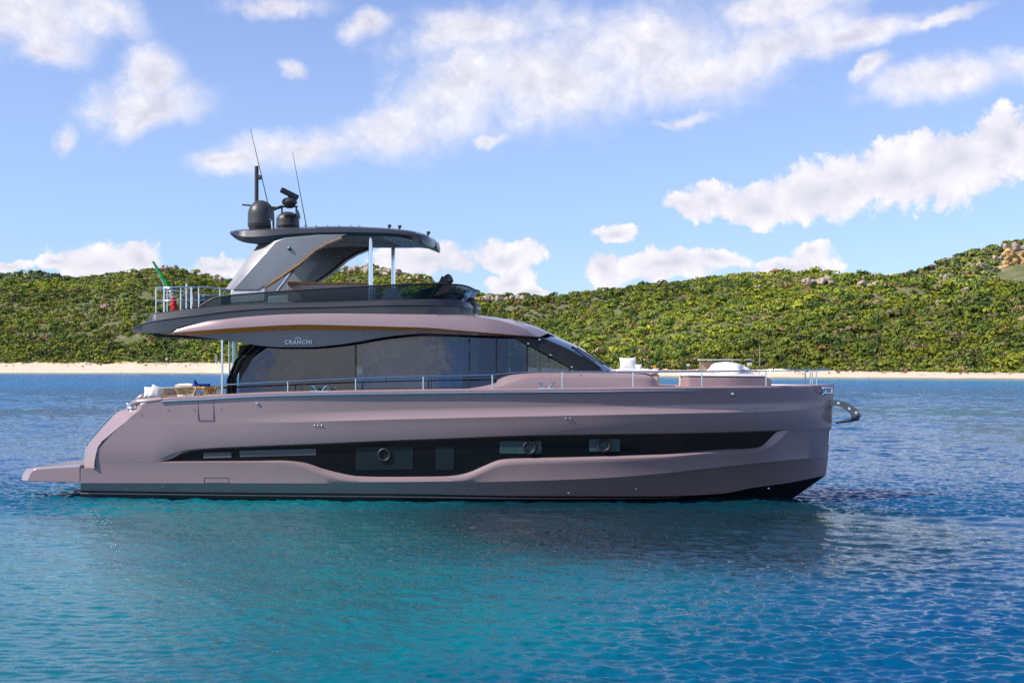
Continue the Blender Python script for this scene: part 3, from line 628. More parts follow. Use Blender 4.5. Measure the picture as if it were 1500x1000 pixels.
# seams of the boarding gate and of the small hatch
def sidey(px, a=.05): return -((1-a)*ws((px-118)/1104)+a*ww((px-118)/1104))
def seam(poly, a, name, closed=False):
    pts = [P(x, y, sidey(x, a)-.001) for x, y in poly]+([P(*poly[0], sidey(poly[0][0], a)-.001)] if closed else [])
    MB().tube(pts, .010, 6).build(name, M['rubber'], HULL)
seam([(290,582.5),(290.5,615.5),(313,615.5),(313,581.5)], .03, 'gate_seam'); seam([(299.5,699.5),(334.5,699.5),(335,707),(299,707)], .34, 'hatch_seam', True)
mb = MB()
def studs(name, pts, a, r_=.03):
    mb = MB()
    for x, y in pts:
        mb.lathe(P(x, y, sidey(x, a)-.01), [(r_, 0), (r_*.9, .02), (r_*.3, .03)], 12, Matrix.Rotation(R(90), 3, 'X'))
    return mb.build(name, M['steel'], HULL)
for x, y, a, r_ in [(461,623,.1,.022),(466,623,.1,.022),(471,623,.1,.022),(829,613,.1,.025),(835.5,613,.1,.025),(1073,577,.0,.05),(376.5,590.5,.0,.045),(833,722,.65,.03),(932,716,.62,.022),(1126,715,.7,.03),
                    (321,596,0,.015),(283,598,.02,.015),(245,599,.02,.015),(205,605,.02,.015)]:
    studs('hull_fitting', [(x, y)], a, r_)
# decks
n_ = 60; dk = [c_sh[i] for i in range(0, NS)]
idx = [i for i in range(NS) if pxd(*dk[i][:2])[0] < 905]; ed = [(dk[i][0], min(dk[i][1]+.40, 0), dk[i][2]-.62) for i in idx]
MB().loft([ed, mir(ed)]).build('main_deck', M['teakdeck'], yacht)
ed2 = [(dk[i][0], min(dk[i][1]+.40, 0), dk[i][2]-.62) for i in idx]; ed1 = [(dk[i][0], min(dk[i][1]+.145, 0), dk[i][2]+.02) for i in idx]
MB().loft([ed1, ed2]).twin().build('bulwark_inside', M['white'], yacht)
idx = [i for i in range(NS) if pxd(*dk[i][:2])[0] >= 900]; ed = [(dk[i][0], min(dk[i][1]+.10, -.001), dk[i][2]+.02) for i in idx]
FD = MB().loft([ed, mir(ed)]); FD.add([ed[0], mir([ed[0]])[0], (ed[0][0], -ed[0][1]-.4, ed[0][2]-.7), (ed[0][0], ed[0][1]+.4, ed[0][2]-.7)], [(0, 1, 2, 3)])
FD.build('foredeck', M['deck'], yacht)
# bathing platform
pa = [(32,704),(31.8,700),(33.5,694),(37,688),(41,685.2),(118,680.5),(118,704)]
pb = [(40,704.5),(41.5,700),(44.5,693),(48.5,688.5),(53,686.3),(117,683.5),(117,706.8)]
A_ = [P(x, y, -1.95) for x, y in pa]; B_ = [P(x, y, -2.36) for x, y in pb]
mb = MB().loft([B_+[B_[0]], A_+[A_[0]]]); mb.add(B_, [tuple(range(7))]); mb.mirror(); mb.loft([A_+[A_[0]], mir(A_+[A_[0]])])
PL = mb.build('bathing_platform', M['pink'], yacht, smooth=30, bevel=.015)
# stern hand rail
for s_ in (1, -1):
    pts = [P(123.5,678,-2.1), P(124,668,-2.1), P(127,652,-2.1), P(131,643,-2.1), P(150,622,-2.1), P(168,604,-2.1), P(171,602.5,-2.1)]
    MB().tube([(x, y*s_, z) for x, y, z in pts], .018, 8).build('stern_handrail', M['steel'], yacht)
# ---------- deck saloon
WAVE = [(318,497.5),(350,501.5),(386,506.5),(412,508.2),(450,508.2),(492,505),(524,500.5),(556,494.5),(588,490.5),(620,488.5),(660,489.5),(753,493),(791,494)]
BANDLO = [(246,488),(300,483.5),(360,479.2),(414,476.3),(444,475.4),(524,477),(580,478.5),(620,479.6),(676,484),(748,490),(791,493.5)]
BANDUP = [(246,486),(258,480.5),(279,474.5),(324,468),(366,463.5),(420,460.2),(480,459),(580,460),(676,461.6),(688,463),(724,467.6),(760,478),(791,493)]
FASC = [(246,488.8),(300,489.5),(330,488),(364,486.5),(400,484.5),(428,483.5),(524,483.8),(620,483.5),(676,486.8),(748,491.3),(791,493.6)]
WVX = [(246,489.2),(290,493),(318,497)]+WAVE[1:]
wb = [(246,2.55),(330,2.78),(600,2.78),(700,2.65),(760,2.35),(791,2.05)]; sub = lambda t_, d_: [(x, max(w-d_, .1)) for x, w in t_]
n = 90
cu = curve(BANDUP, sub(wb, .10), n); cm = curve([(x, (y+tab(BANDLO)(x))/2-.5) for x, y in BANDUP], sub(wb, .01), n); cl = curve(BANDLO, wb, n)
cli = curve([(x, y+.4) for x, y in BANDLO], sub(wb, .04), n)
cf_ = curve(FASC, [(246,2.5),(330,2.5),(600,2.5),(791,2.0)], n); cw = curve(WVX, [(246,2.45),(330,2.42),(600,2.38),(753,2.22),(791,2.0)], n)
ROOF = MB().loft([cu, cm, cl, cli]).twin().build('roof_band', M['pink'], yacht, smooth=50)
MB().loft([cli, cf_]).twin().build('wooden_soffit', M['soffit'], ROOF, smooth=60)
FAS = MB().loft([cf_, cw]).twin().build('fascia', M['pink'], ROOF, smooth=60)
cwi = [(x, y+.12, z+.02) for x, y, z in cw]; MB().loft([cwi, mir(cwi)]).build('cabin_ceiling', M['interior'], ROOF)
# foremost roof
c1 = curve([(640,461),(688,463),(724,467.6),(760,478),(791,493)], [(640,2.68),(700,2.55),(760,2.25),(791,1.95)], 40)
c2 = curve([(640,459),(690,461),(728,466),(770,475.5),(803,488)], [(640,1.8),(700,1.7),(803,1.35)], 40)
c3 = curve([(640,458),(700,462),(735,466),(775,475),(815,493.5)], [(640,.7),(815,.5)], 40)
MB().loft([c1, c2, c3, mir(c3), mir(c2), mir(c1)]).build('coach_roof', M['pink'], ROOF, smooth=50)
MB().prism([(722,468),(728,466.5),(758,471.5),(769,475),(768,478),(740,474)], -1.5, 1.5).build('roof_hatch', M['rubber'], ROOF, bevel=.02)
# side glazing
bot = [(335,577.5),(400,575.5),(600,572.5),(690,570),(848,569)]
wcab = [(335,2.34),(600,2.30),(753,2.18),(848,1.9)]
tilt = lambda x, y: .20*(574-y)/80
def gpane(x0, x1, name='side_window', top=None, botm=None, off=0., mt='glass', n=24, lx0=None):
    topf = tab(top or WAVE); bf = tab(botm or bot); wf = tab(wcab)
    a = []; b_ = []
    for i in range(n):
        x = x0+(x1-x0)*i/(n-1); a.append(P(x, topf(x)-.6, -wf(x)+tilt(x, topf(x)))); b_.append(P(x, bf(x), -wf(x)+tilt(x, bf(x))))
    return MB().loft([a, b_]).twin().build(name, M[mt], yacht, smooth=60)
topA = [(347,577),(350,563),(362,540),(378,514),(386,506.5)]+WAVE[3:]
topD = [(753,493.3),(772,503.5),(848,544)]
SW = [gpane(347.5, 520, top=topA, n=40), gpane(522, 686.5), gpane(688, 726.5), gpane(728, 771, top=[(728,492.5),(753,493.3),(771,503)], botm=[(728,551),(748,545.5),(771,544.5)]), gpane(773, 847, top=topD, botm=[(773,544.5),(847,545)])]
def bar(x0, x1, y0, y1, off, name, mt='rubber', par=None):
    wf = tab(wcab); w = wf((x0+x1)/2)-off
    q_ = [P(x, y, -w+tilt(x, y)-.012) for x, y in ((x0, y0), (x1, y0), (x1, y1), (x0, y1))]
    return MB().add(q_+[(a, b+.05, c) for a, b, c in q_], [(0,1,2,3),(7,6,5,4),(0,4,5,1),(1,5,6,2),(2,6,7,3),(3,7,4,0)]).twin().build(name, M[mt], par or yacht)
bar(519.8, 522.2, 501, 574, 0, 'window_post'); bar(686.3, 688.2, 489.5, 570, 0, 'window_post'); bar(726.3, 728.2, 492, 552, 0, 'window_post'); bar(770.8, 773.2, 503, 545, 0, 'window_post')
bar(441.2, 442, 560, 576, .0, 'window_post'); bar(631.5, 632.4, 553, 573, 0, 'window_post')
bar(701, 725, 491, 552, .35, 'inner_pillar', 'interior')
# interior seen through the glass
fl = [P(340, 578, -2.2), P(880, 560, -1.8)]; zf_ = fl[0][2]-.5
MB().box(((fl[0][0]+fl[1][0])/2, 0, zf_), (fl[1][0]-fl[0][0], 4.1, .06)).build('saloon_floor', M['interior'], yacht)
mb = MB(); 
for i in range(60):
    pass
cv = []; 
for i in range(120):
    x = 531+(700-531)*i/119; cv.append((x, .03*math.sin(i*.9)))
ct = [P(x, 500, -1.78+dy) for x, dy in cv]; cb = [P(x, 549, -1.9+dy) for x, dy in cv]
MB().loft([ct, cb]).build('window_blind', M['curtain'], yacht)
MB().prism([(350, 506), (520, 500), (520, 575), (350, 575)], 1.72, 1.76).build('saloon_bulkhead', M['interior'], yacht)
mb = MB(); x0, _, z0 = P(400, 560, 0); x1, _, z1 = P(500, 545, 0)
mb.box(((x0+x1)/2, .9, z0-.15), (x1-x0, .8, .8)).box(((x0+x1)/2, 1.35, z0+.1), (x1-x0, .2, .9)); mb.build('saloon_sofa', M['interior'], yacht, bevel=.06)
mb = MB(); x0, _, z0 = P(705, 552, 0); mb.box((x0, .2, z0+.0), (.9, 2.6, 1.2)).box((x0+1.3, -.9, z0-.1), (.5, .6, 1.5)); mb.build('helm_console', M['interior'], yacht, bevel=.06)
# folded black side curtain and aft doors
for s_ in (1, -1):
    mb = MB(); n = 26; T = []; B = []
    for i in range(n):
        t = i/(n-1); wv = .05*math.sin(i*1.5)
        T.append(P(366+20*t, 502+4.*t, -2.36+wv)); B.append(P(332+14*t, 556-2*t, -2.36+wv))
    B2 = [P(331.5+15.5*i/(n-1), 578, -2.36+.02*math.sin(i*1.5)) for i in range(n)]
    mid = [P(350+14*i/(n-1)-6, 528-1*i/(n-1), -2.36+.07*math.sin(i*1.5)) for i in range(n)]
    mb.loft([[(a, b_*s_, c_) for a, b_, c_ in L_] for L_ in (T, mid, B, B2)]); mb.build('side_curtain', M['fabricblack'], yacht, smooth=80)
ap = []
MB().tube([P(325.5, 498, -2.5), P(325.5, 579, -2.5)], .035, 12).build('awning_pole', M['steel'], yacht)
MB().tube([P(342, 500, 2.0), P(342, 577, 2.0)], .035, 12).build('awning_pole', M['steel'], yacht)
for x in (336, 346): MB().tube([P(x, 500, .4), P(x, 578, .4)], .03, 8).build('door_post', M['steel'], yacht)
MB().prism([(336, 500), (349, 502), (349, 577), (336, 577)], .35, .37).build('glass_door', M['glassclear'], yacht)
# coachroof forward of the saloon
ctop = [(683,568.5),(700,559.5),(724,550.5),(748,545.7),(772,544.2),(820,544.2),(900,546.2),(940,547.5),(955,550),(963,556)]
cchm = [(683,569),(705,568.5),(726,566.5),(748,559),(772,552.5),(800,550.5),(860,551),(940,553),(955,555),(964,561)]
cbt = [(683,571),(800,570),(966,569)]; wd = [(683,2.3),(860,2.15),(930,2.05),(955,1.95),(966,1.7)]
n = 70; k1 = curve(ctop, sub(wd, .45), n); k1b = curve([(x, y+.8) for x, y in ctop], sub(wd, .2), n); k2 = curve(cchm, sub(wd, .02), n); k3 = curve([(x, y+1.5) for x, y in cchm], wd, n); k4 = curve(cbt, wd, n)
CO = MB().shell([k1, k1b, k2, k3, k4]).build('coachroof', M['pink'], yacht, smooth=35)
# windscreen
l1 = curve([(753,493.5),(800,518.6),(848,545)], [(753,2.2),(848,1.95)], 30); l2 = curve([(772,493.8),(820,516),(868,546)], [(772,2.12),(868,1.85)], 30)
l3 = curve([(793,493.6),(840,515),(884,544)], [(793,1.9),(884,1.6)], 30); l4 = curve([(806,492.5),(850,512),(893,541)], [(806,1.2),(893,1.0)], 30); l5 = curve([(812,492),(850,509.5),(897,540)], [(812,.5),(897,.4)], 30)
WS = MB().loft([l1, l2, l3]).twin().build('windscreen_frame', M['rubber'], yacht, smooth=60)
MB().loft([l3, l4, l5, mir(l5), mir(l4), mir(l3)]).build('windscreen', M['windscreen'], yacht, smooth=80)
for a_, b_ in (((838,507),(872,530)), ((845,509),(884,534)), ((858,514),(893,538)), ((868,515),(896,537))):
    MB().tube([P(*a_, -1.3), P(*b_, -1.25)], .02, 6).build('wiper', M['rubber'], WS)
for px_, py_ in ((774, 503.5), (790.5, 497.5), (806.5, 520), (837.7, 537.5)): MB().lathe(P(px_, py_, -2.2), [(.035, 0), (.03, .03), (.01, .04)], 10, Matrix.Rotation(R(90), 3, 'X')).build('frame_stud', M['steel'], WS)
# ---------- flybridge coaming
FT = [(192,480.6),(205,475.5),(217,470.5),(220,464),(223.5,459.5),(240,457),(288,451),(324,447),(378,444),(480,441.6),(580,438.5),(652,437.8),(676,440),(688,444),(697,451)]
FM = [(192,481.3),(217,472.5),(240,468),(288,462),(330,456.5),(400,451.5),(480,449.5),(600,447),(676,448.5),(697,455)]
FBo = [(192,482),(198,486),(246,488),(250,485.5),(258,481),(279,475),(324,468.6),(366,464),(420,460.7),(480,459.5),(580,460.5),(676,462),(698,464.5)]
wfly = [(192,1.9),(210,2.35),(240,2.58),(300,2.66),(560,2.66),(620,2.5),(660,2.1),(684,1.5),(694,.8),(698,.03)]
n = 110; f0 = curve([(x, y+4) for x, y in FT], sub(wfly, .25), n, 192, 698); f1 = curve(FT, sub(wfly, .12), n, 192, 698); f1b = curve([(x, y+1.5) for x, y in FT], sub(wfly, .06), n, 192, 698)
f2 = curve(FM, wfly, n, 192, 698); f2b = curve([(x, y+1.4) for x, y in FM], sub(wfly, .03), n, 192, 698); f3 = curve(FBo, sub(wfly, .02), n, 192, 698)
FLY = MB().shell([f0, f1, f1b, f2, f2b, f3]).build('flybridge_coaming', M['black'], yacht, smooth=38)
MB().prism([(214, 488), (270, 491), (270, 495), (232, 494)], -1.9, 1.9).build('underside_box', M['rubber'], FLY, bevel=.02)
# fly windscreen (raked outward) and its dark rail
GT = [(291,450),(303,442),(315,436),(375,429.5),(420,426),(480,422.3),(540,419),(580,417.3),(640,415.8),(671,417.2),(686,420),(694.5,424)]
GB = [(291,451),(324,447.5),(378,444.4),(480,442),(580,438.8),(652,438.2),(672,440),(680,442)]
n = 100
gt_w = [(291,2.5),(560,2.55),(620,2.42),(655,2.1),(680,1.5),(691,.8),(694.5,.03)]; gb_w = [(291,2.5),(560,2.5),(620,2.3),(650,1.9),(668,1.3),(677,.7),(680,.03)]
gt = curve(GT, gt_w, n); gb = curve(GB, gb_w, n)
MB().loft([gt, gb]).twin().build('flybridge_screen', M['glassteal'], FLY, smooth=80)
MB().tube(gt, .028, 8).twin().build('screen_rail', M['rubber'], FLY)
for k in (38, 74, 86, 93): MB().tube([gt[k], gb[k]], .014, 6).twin().build('screen_post', M['rubber'], FLY)
# fly deck furniture (fixed)
MB().prism([(421, 416), (538, 416), (538, 438), (421, 441)], -.9, .4).build('bar_cabinet', M['pink'], FLY, bevel=.02)
MB().prism([(421, 412.5), (538, 413.5), (538, 416), (421, 416)], -.96, .45).build('bar_top', M['table'], FLY, bevel=.01)
MB().prism([(600, 441), (612, 425), (640, 419), (664, 421), (672, 441)], -1.0, .9).build('helm_station', M['interior'], FLY, bevel=.05)
mb = MB(); mb.prism([(639, 420), (647, 404), (655, 407), (655, 421)], -.5, .3); mb.build('helm_screen', M['rubber'], FLY, bevel=.02)
mb = MB(); mb.lathe(P(657, 409, -.3), [(.02, -.18), (.14, -.12), (.17, 0), (.14, .1), (.05, .13)], 16, Matrix.Rotation(R(60), 3, 'Y')); mb.build('compass', M['dome'], FLY)
mb = MB(); mb.prism([(560, 440), (562, 424), (572, 420), (582, 423), (586, 440)], -.9, -.3); mb.prism([(556, 441), (558, 434), (590, 434), (590, 441)], -1, -.2); mb.build('helm_seat', M['cloth'], FLY, bevel=.05)
# horn / searchlight at the fly front
mb = MB(); mb.lathe(P(691, 459, -.6), [(.16, 0), (.14, .2), (.12, .28)], 16); mb.lathe(P(690, 443.5, -.6), [(.05, -.17), (.15, -.1), (.17, 0), (.15, .1), (.05, .17)], 18, Matrix.Rotation(R(90), 3, 'Y')); mb.build('searchlight', M['dome'], FLY)
# aft fly rail
wr = [(228,2.2),(250,2.4),(340,2.45)]
rt = curve([(228,421.5),(290,420.5),(339,424.5)], wr, 20); rm = curve([(228,440),(290,439.3),(300,439.5)], wr, 16)
RL = MB().tube(rt[::-1]+mir(rt), .02, 8).build('aft_rail', M['steel'], yacht)
MB().tube(rm[::-1]+mir(rm), .014, 8).build('mid_rail', M['steel'], RL)
wrf = tab(wr)
for px_, w_ in ((228.5, .02), (240.5, .03), (265, .014), (280.5, .035), (291, .02), (322, .018)):
    for s_ in (1, -1):
        a = P(px_, 421, -wrf(px_)); b_ = P(px_, tab(FT)(px_), -wrf(px_)); MB().tube([(a[0], a[1]*s_, a[2]), (b_[0], b_[1]*s_, b_[2])], w_, 8).build('rail_post', M['steel'], RL)
for yy in (-1.2, 0, 1.2):
    MB().tube([(rt[0][0], yy, rt[0][2]), (rt[0][0], yy, rt[0][2]-.75)], .016, 8).build('rail_post', M['steel'], RL)
MB().tube([P(273, 415, -2.3), P(273, 452, -2.3)], .025, 8).build('rail_post', M['steel'], RL)
MB().prism([(300, 452), (300, 434), (338, 432), (338, 448)], 1.9, 1.92).build('aft_glass_panel', M['glassteal'], RL)
MB().prism([(264, 452), (267, 430), (275, 427), (290, 436), (290, 452)], -.4, .6).build('aft_locker', M['interior'], RL, bevel=.04)
# ensign, furled on its raked staff
MB().tube([P(256, 452, -1.2), P(224.5, 385, -1.2)], .018, 8).build('flag_staff', M['steel'], yacht)
def furl(a, b_, r0, r1, mt, seed):
    pts = []; n = 16; rs = []
    rr = random.Random(seed)
    for i in range(n):
        t = i/(n-1); p = Vector(a).lerp(Vector(b_), t); p.x += rr.uniform(-.01, .01)*r0*8; pts.append(p); rs.append((r0+(r1-r0)*t)*(1+.1*math.sin(i*1.7)+rr.uniform(-.05, .05)))
    mb = MB().tube(pts, rs, 14)
    return mb.build('ensign', M[mt], yacht, smooth=60)
FLG = furl(P(224, 383, -1.25), P(249, 423, -1.25), .03, .085, 'green', 1)
e2 = furl(P(249, 422, -1.25), P(254, 439, -1.25), .085, .06, 'flagwhite', 2); e3 = furl(P(254, 436, -1.28), P(255, 454, -1.28), .065, .115, 'red', 3)
e2.name = 'ensign_white'; e3.name = 'ensign_red'; FLG.name = 'ensign_green'
for e in (e2, e3): e.parent = FLG
# ---------- hardtop
HT = [(337,341.2),(350,339),(365,337.8),(437,335),(499,334),(558,336),(600,340),(618,344),(630,350),(638,357)]
HB = [(337,342.5),(348,351),(362,355.5),(378,357),(404,353),(430,349),(499,346),(572,346),(595,349),(612,355),(626,362),(634,364),(638,359)]
wh = [(337,1.8),(360,2.1),(400,2.2),(560,2.2),(595,2.0),(615,1.6),(628,1.1),(635,.55),(638,.03)]
n = 110; h0 = curve([(x, y-2.5) for x, y in HT], [(337,1.2),(560,1.4),(620,.9),(638,.01)], n); h1 = curve(HT, sub(wh, .12), n); h2 = curve([(x, (y+tab(HB)(x))/2) for x, y in HT], wh, n)
h3 = curve(HB, sub(wh, .06), n); h4 = curve([(x, y+.5) for x, y in HB], sub(wh, .35), n)
h5 = [(x, y, z+.05) for x, y, z in h4]
HTP = MB().shell([h0, h1, h2, h3, h4, h5]).build('hardtop', M['black'], yacht, smooth=40)
M['perf'] = mat('perforated_panel', (.82, .83, .84), .5, var=.25, vscale=30)
def under(x0, x1, dpy, dw, name, mt):
    c_ = curve([(x, tab(HB)(x)+dpy) for x in (x0, (2*x0+x1)/3, (x0+2*x1)/3, x1)], sub(wh, dw), 30, x0, x1); c2_ = [(x, y, z+.012) for x, y, z in c_]
    MB().loft([c_, mir(c_), mir(c2_), c2_], closed=True, caps=True).build(name, M[mt], HTP, smooth=30)
under(430, 556, .9, .42, 'ceiling_panel', 'cream'); under(478, 553, 1.7, .85, 'sunroof', 'rubber'); under(557, 622, 1.2, .40, 'perforated_ceiling', 'perf')
# arch legs: sweeping side plates with a chamfered sunlit after face
so = [(341,425),(404,353.5),(418,348.5),(468,343.5),(510,343),(499,347.5),(477,356.5),(460,366.5),(437.6,386.5),(404,409),(386,420),(378,425)]
si = [(328,425),(380,354.5),(396,348),(450,343),(512,343),(501,347.5),(479,356.5),(462,366.5),(439.6,386.5),(406,409),(388,420),(380,425)]
mid_i = [(344,425),(404,353.5),(420,348)]
for s_ in (1, -1):
    mb = MB(); a = [P(x, y, -2.18) for x, y in so]; b_ = [P(x, y, -1.86) for x, y in si]; n = len(a)
    mb.add([(x, y*s_, z) for x, y, z in a+b_], [tuple(range(n)), tuple(range(2*n-1, n-1, -1))]+[(i, i+n, (i+1) % n+n, (i+1) % n) for i in range(n)])
    AR = mb.build('arch_leg', M['arch'], HTP, bevel=.025)
    tr = [(388,419.5),(405,408.5),(438.5,386),(461.5,366),(478.5,356),(500,347.3)]
    ta = [P(x, y-.4, -2.2) for x, y in tr]; tb = [P(x, y+1.0, -2.2) for x, y in tr]; tcx = [(x, y+.3, z) for x, y, z in tb]; td = [(x, y+.3, z) for x, y, z in ta]
    mb = MB().loft([[(x, y*s_, z) for x, y, z in c_] for c_ in (ta, tb, tcx, td)], closed=True); mb.build('arch_trim', M['wood'], HTP)
    pa_ = [P(x, y, -2.15) for x, y in ((338,425),(388,420),(388,441),(338,444))]; mb = MB().add([(x, y*s_, z) for x, y, z in pa_]+[(x, (y+.3)*s_, z) for x, y, z in pa_], [(0,1,2,3),(7,6,5,4),(0,4,5,1),(1,5,6,2),(2,6,7,3),(3,7,4,0)])
    mb.build('arch_foot', M['white'], HTP, bevel=.02)
    t0 = P(543, 346, -1.75); t1 = P(543, 442, -1.75); MB().tube([(t0[0], t0[1]*s_, t0[2]+.05), (t1[0], t1[1]*s_, t1[2])], .07, 16).build('hardtop_pole', M['steel'], HTP)
MB().tube([P(404, 430, .8), P(436, 386, .8)], .05, 10).build('arch_brace', M['steel'], HTP)
for s_ in (1, -1): 
    p_ = P(424, 364.5, -2.2); MB().lathe((p_[0], p_[1]*s_, p_[2]), [(.06, 0), (.055, .04), (.02, .06)], 14, Matrix.Rotation(R(90*s_), 3, 'X')).build('side_light', mat('green_lens', (.0, .12, .06), .2), HTP)
# domes, radar, mast, antennas
def dome(px_, ytop, ybot, wpx, Y_, name):
    c = P(px_, ybot, Y_); r_ = wpx/2*(Y_-CY)/F; h = P(px_, ytop, Y_)[2]-c[2]
    prof = [(r_*.86, 0), (r_*.9, h*.06), (r_*.97, h*.10), (r_, h*.14), (r_*1.0, h*.2), (r_*1.005, h*.205), (r_*1.0, h*.22), (r_*.985, h*.5)]
    for k in range(1, 11): a = R(9*k); prof.append((r_*.985*math.cos(a)+.001, h*.5+h*.5*math.sin(a)))
    return MB().lathe(c, prof, 40).build(name, M['dome'], HTP)
dome(382.5, 293.5, 337, 40, -.9, 'satellite_dome'); dome(421.5, 310, 336, 35, .6, 'satellite_dome')
MB().tube([P(375.8, 297, -.3), P(376, 243.5, -.3)], .065, 12).build('mast_light', M['dome'], HTP)
MB().box(P(380, 260, -.3), (.16, .1, .14)).build('mast_bracket', M['dome'], HTP, bevel=.02)
MB().tube([P(355, 300, -.3), P(412, 304.5, -.3)], .03, 6).box(P(406, 305, -.3), (.4, .3, .04), ry=R(-18)).build('mast_crossarm', M['dome'], HTP)
c = P(424, 304, .2); MB().lathe(c, [(.10, -.02), (.18, .06), (.24, .13), (.245, .2), (.2, .27), (.1, .31)], 28).build('radar_pedestal', M['dome'], HTP)
a = Vector(P(424, 284, .2)); dv = (Vector(P(436, 289, .2))-Vector(P(412, 279, .2))).normalized(); MB().box(a, (.62, .16, .17), ry=math.atan2(-dv.z, dv.x), rz=R(35)).build('radar_scanner', M['dome'], HTP, bevel=.04, seg=3)
MB().tube([P(424, 292, .2), P(424, 284, .2)], .05, 8).build('radar_neck', M['dome'], HTP)
MB().tube([P(413, 313, .2), P(413, 302, .2)], .03, 6).tube([P(434, 312, .2), P(434, 302, .2)], .03, 6).tube([P(411, 302.8, .2), P(436, 302.8, .2)], .03, 6).build('radar_bracket', M['dome'], HTP)
MB().lathe(P(436, 314, .2), [(.03, -.2), (.05, -.05), (.16, .02), (.17, .03)], 18, Matrix.Rotation(R(75), 3, 'Y')).build('horn', M['dome'], HTP)
MB().tube([P(401, 335, -1.3), P(398, 322, -1.3), P(367, 189, -1.3)], [.022, .018, .008], 6).build('whip_antenna', M['dome'], HTP)
MB().tube([P(449, 333, .9), P(447, 322, .9), P(428.6, 223, .9)], [.02, .016, .007], 6).build('whip_antenna', M['dome'], HTP)
MB().tube([P(399, 336, -1.3), P(398, 324, -1.3), P(396, 320, -1.3)], .03, 8).tube([P(402, 337, -1.3), P(406, 333, -1.3), P(410, 336, -1.3)], .02, 8).build('antenna_mount', M['steel'], HTP)
for px_ in (452, 468, 485, 502, 519, 531): MB().tube([P(px_, 334.5, -1.2), P(px_-6, 330, .2)], .012, 5).build('solar_strut', M['rubber'], HTP)
for px_, y_ in ((570, 337), (585, 338), (627, 347)): MB().tube([P(px_, y_, -.3), P(px_, y_-4, -.3)], .03, 8).lathe(P(px_+.5, y_-6, -.3), [(.02, -.05), (.06, -.03), (.06, .03), (.02, .05)], 10).build('top_fitting', M['dome'], HTP)
# ---------- side rail
RT_ = [(326,563.3),(421.6,558.6),(521,554.2),(620,551.2),(721,548.8),(760,545.5),(823,544.4),(920,544.6),(1000,544.2),(1100,543),(1180,542),(1215,541.5)]
def railw(p): return ws((p-118)/1104)-.07
rp = [P(x, tab(RT_)(x), -railw(x)) for x in np.linspace(326, 1215, 110)]
RAIL = MB().tube(rp, .02, 8).twin().build('side_rail', M['steel'], yacht)
rtf = tab(RT_); shf = tab(SHEER)
for px_ in (421.6, 521, 620, 721, 823.5, 927, 1028, 1122, 1187, 1196):
    for s_ in (1, -1):
        a = P(px_, rtf(px_), -railw(px_)); b_ = P(px_, shf(px_), -railw(px_)); MB().tube([(a[0], a[1]*s_, a[2]), (b_[0], b_[1]*s_, b_[2])], .021, 8).build('stanchion', M['steel'], RAIL)
# cleats, fairleads
def cleat(px_, py_, w_, s_=1, Yv=None):
    c = Vector(P(px_, py_, (-railw(px_)-.02) if Yv is None else Yv)); k = w_/28*.56; mb = MB()
    mb.box(c, (k, .09, .03))
    for q_ in (-1, 1):
        mb.tube([c+Vector((q_*k*.12, 0, 0)), c+Vector((q_*k*.22, 0, .07)), c+Vector((q_*k*.36, 0, .15))], [.03, .025, .03], 8)
        mb.tube([c+Vector((q_*k*.22, 0, .15)), c+Vector((q_*k*.5, 0, .16))], .022, 8)
    if s_ < 0: mb.v = [(x, -y, z) for x, y, z in mb.v]
    mb.build('cleat', M['steel'], yacht)
for s_ in (1, -1): cleat(468, 573, 28, s_); cleat(486, 572.8, 20, s_, -1.9) if s_ == 1 else None; cleat(801, 568.8, 24, s_); cleat(195, 598, 22, s_, -2.3); 
MB().box(P(201, 597, -2.45), (.5, .12, .03)).box(P(190, 595, -2.35), (.16, .1, .2)).tube([P(206, 599, -2.5), P(213, 592, -2.5)], .03, 8).tube([P(199, 599, -2.5), P(198, 592, -2.5)], .04, 8).build('stern_fairlead', M['steel'], yacht, bevel=.01)
for s_ in (1, -1):
    a = Vector(P(1205, 568.5, -.75)); b_ = Vector(P(1218.5, 568, -.12)); mb = MB()
    mb.tube([a, b_], .035, 8); a2 = Vector(P(1205.5, 576, -.7)); b2 = Vector(P(1218, 576, -.12)); mb.tube([a2, b2], .03, 8).tube([a, a2], .03, 8).tube([b_, b2], .03, 8)
    m1 = (a+b_+a2+b2)/4; mb.tube([m1+Vector((-.08, -.05, -.08)), m1+Vector((.0, -.05, .08))], .035, 8)
    if s_ < 0: mb.v = [(v[0], -v[1], v[2]) for v in mb.v]
    mb.build('bow_fairlead', M['steel'], yacht)
MB().tube([P(1218.5, 577, 0), P(1217, 620, 0), P(1214, 650, 0)], .03, 8).build('stem_plate', M['steel'], yacht)
# bow anchor on its arm
arm_t = [P(1214, 587, 0), P(1225, 585.5, 0), P(1237, 588, 0), P(1247, 593, 0), P(1255, 599, 0), P(1259, 606, 0)]
arm_b = [P(1214, 595, 0), P(1225, 594, 0), P(1235, 597, 0), P(1242, 602, 0), P(1246, 606, 0), P(1250, 612, 0)]
mb = MB()
for s_ in (-.11, .09): mb.loft([[(x, s_, z) for x, _, z in arm_t], [(x, s_, z) for x, _, z in arm_b], [(x, s_+.025, z) for x, _, z in arm_b], [(x, s_+.025, z) for x, _, z in arm_t]], closed=True, caps=True)
ANC = mb.build('anchor_arm', M['gunmetal'], yacht, smooth=40)
mb = MB()
for p_ in ((1228, 590), (1244, 598), (1254, 604)): mb.tube([P(*p_, -.13), P(*p_, .13)], .04, 12)
mb.build('anchor_rollers', M['steel'], ANC)
sh_p = [P(1216, 590, 0), P(1235, 592, 0), P(1248, 600, 0), P(1254, 609, 0)]; MB().tube(sh_p, [.03, .035, .04, .045], 8).build('anchor_shank', M['gunmetal'], ANC)
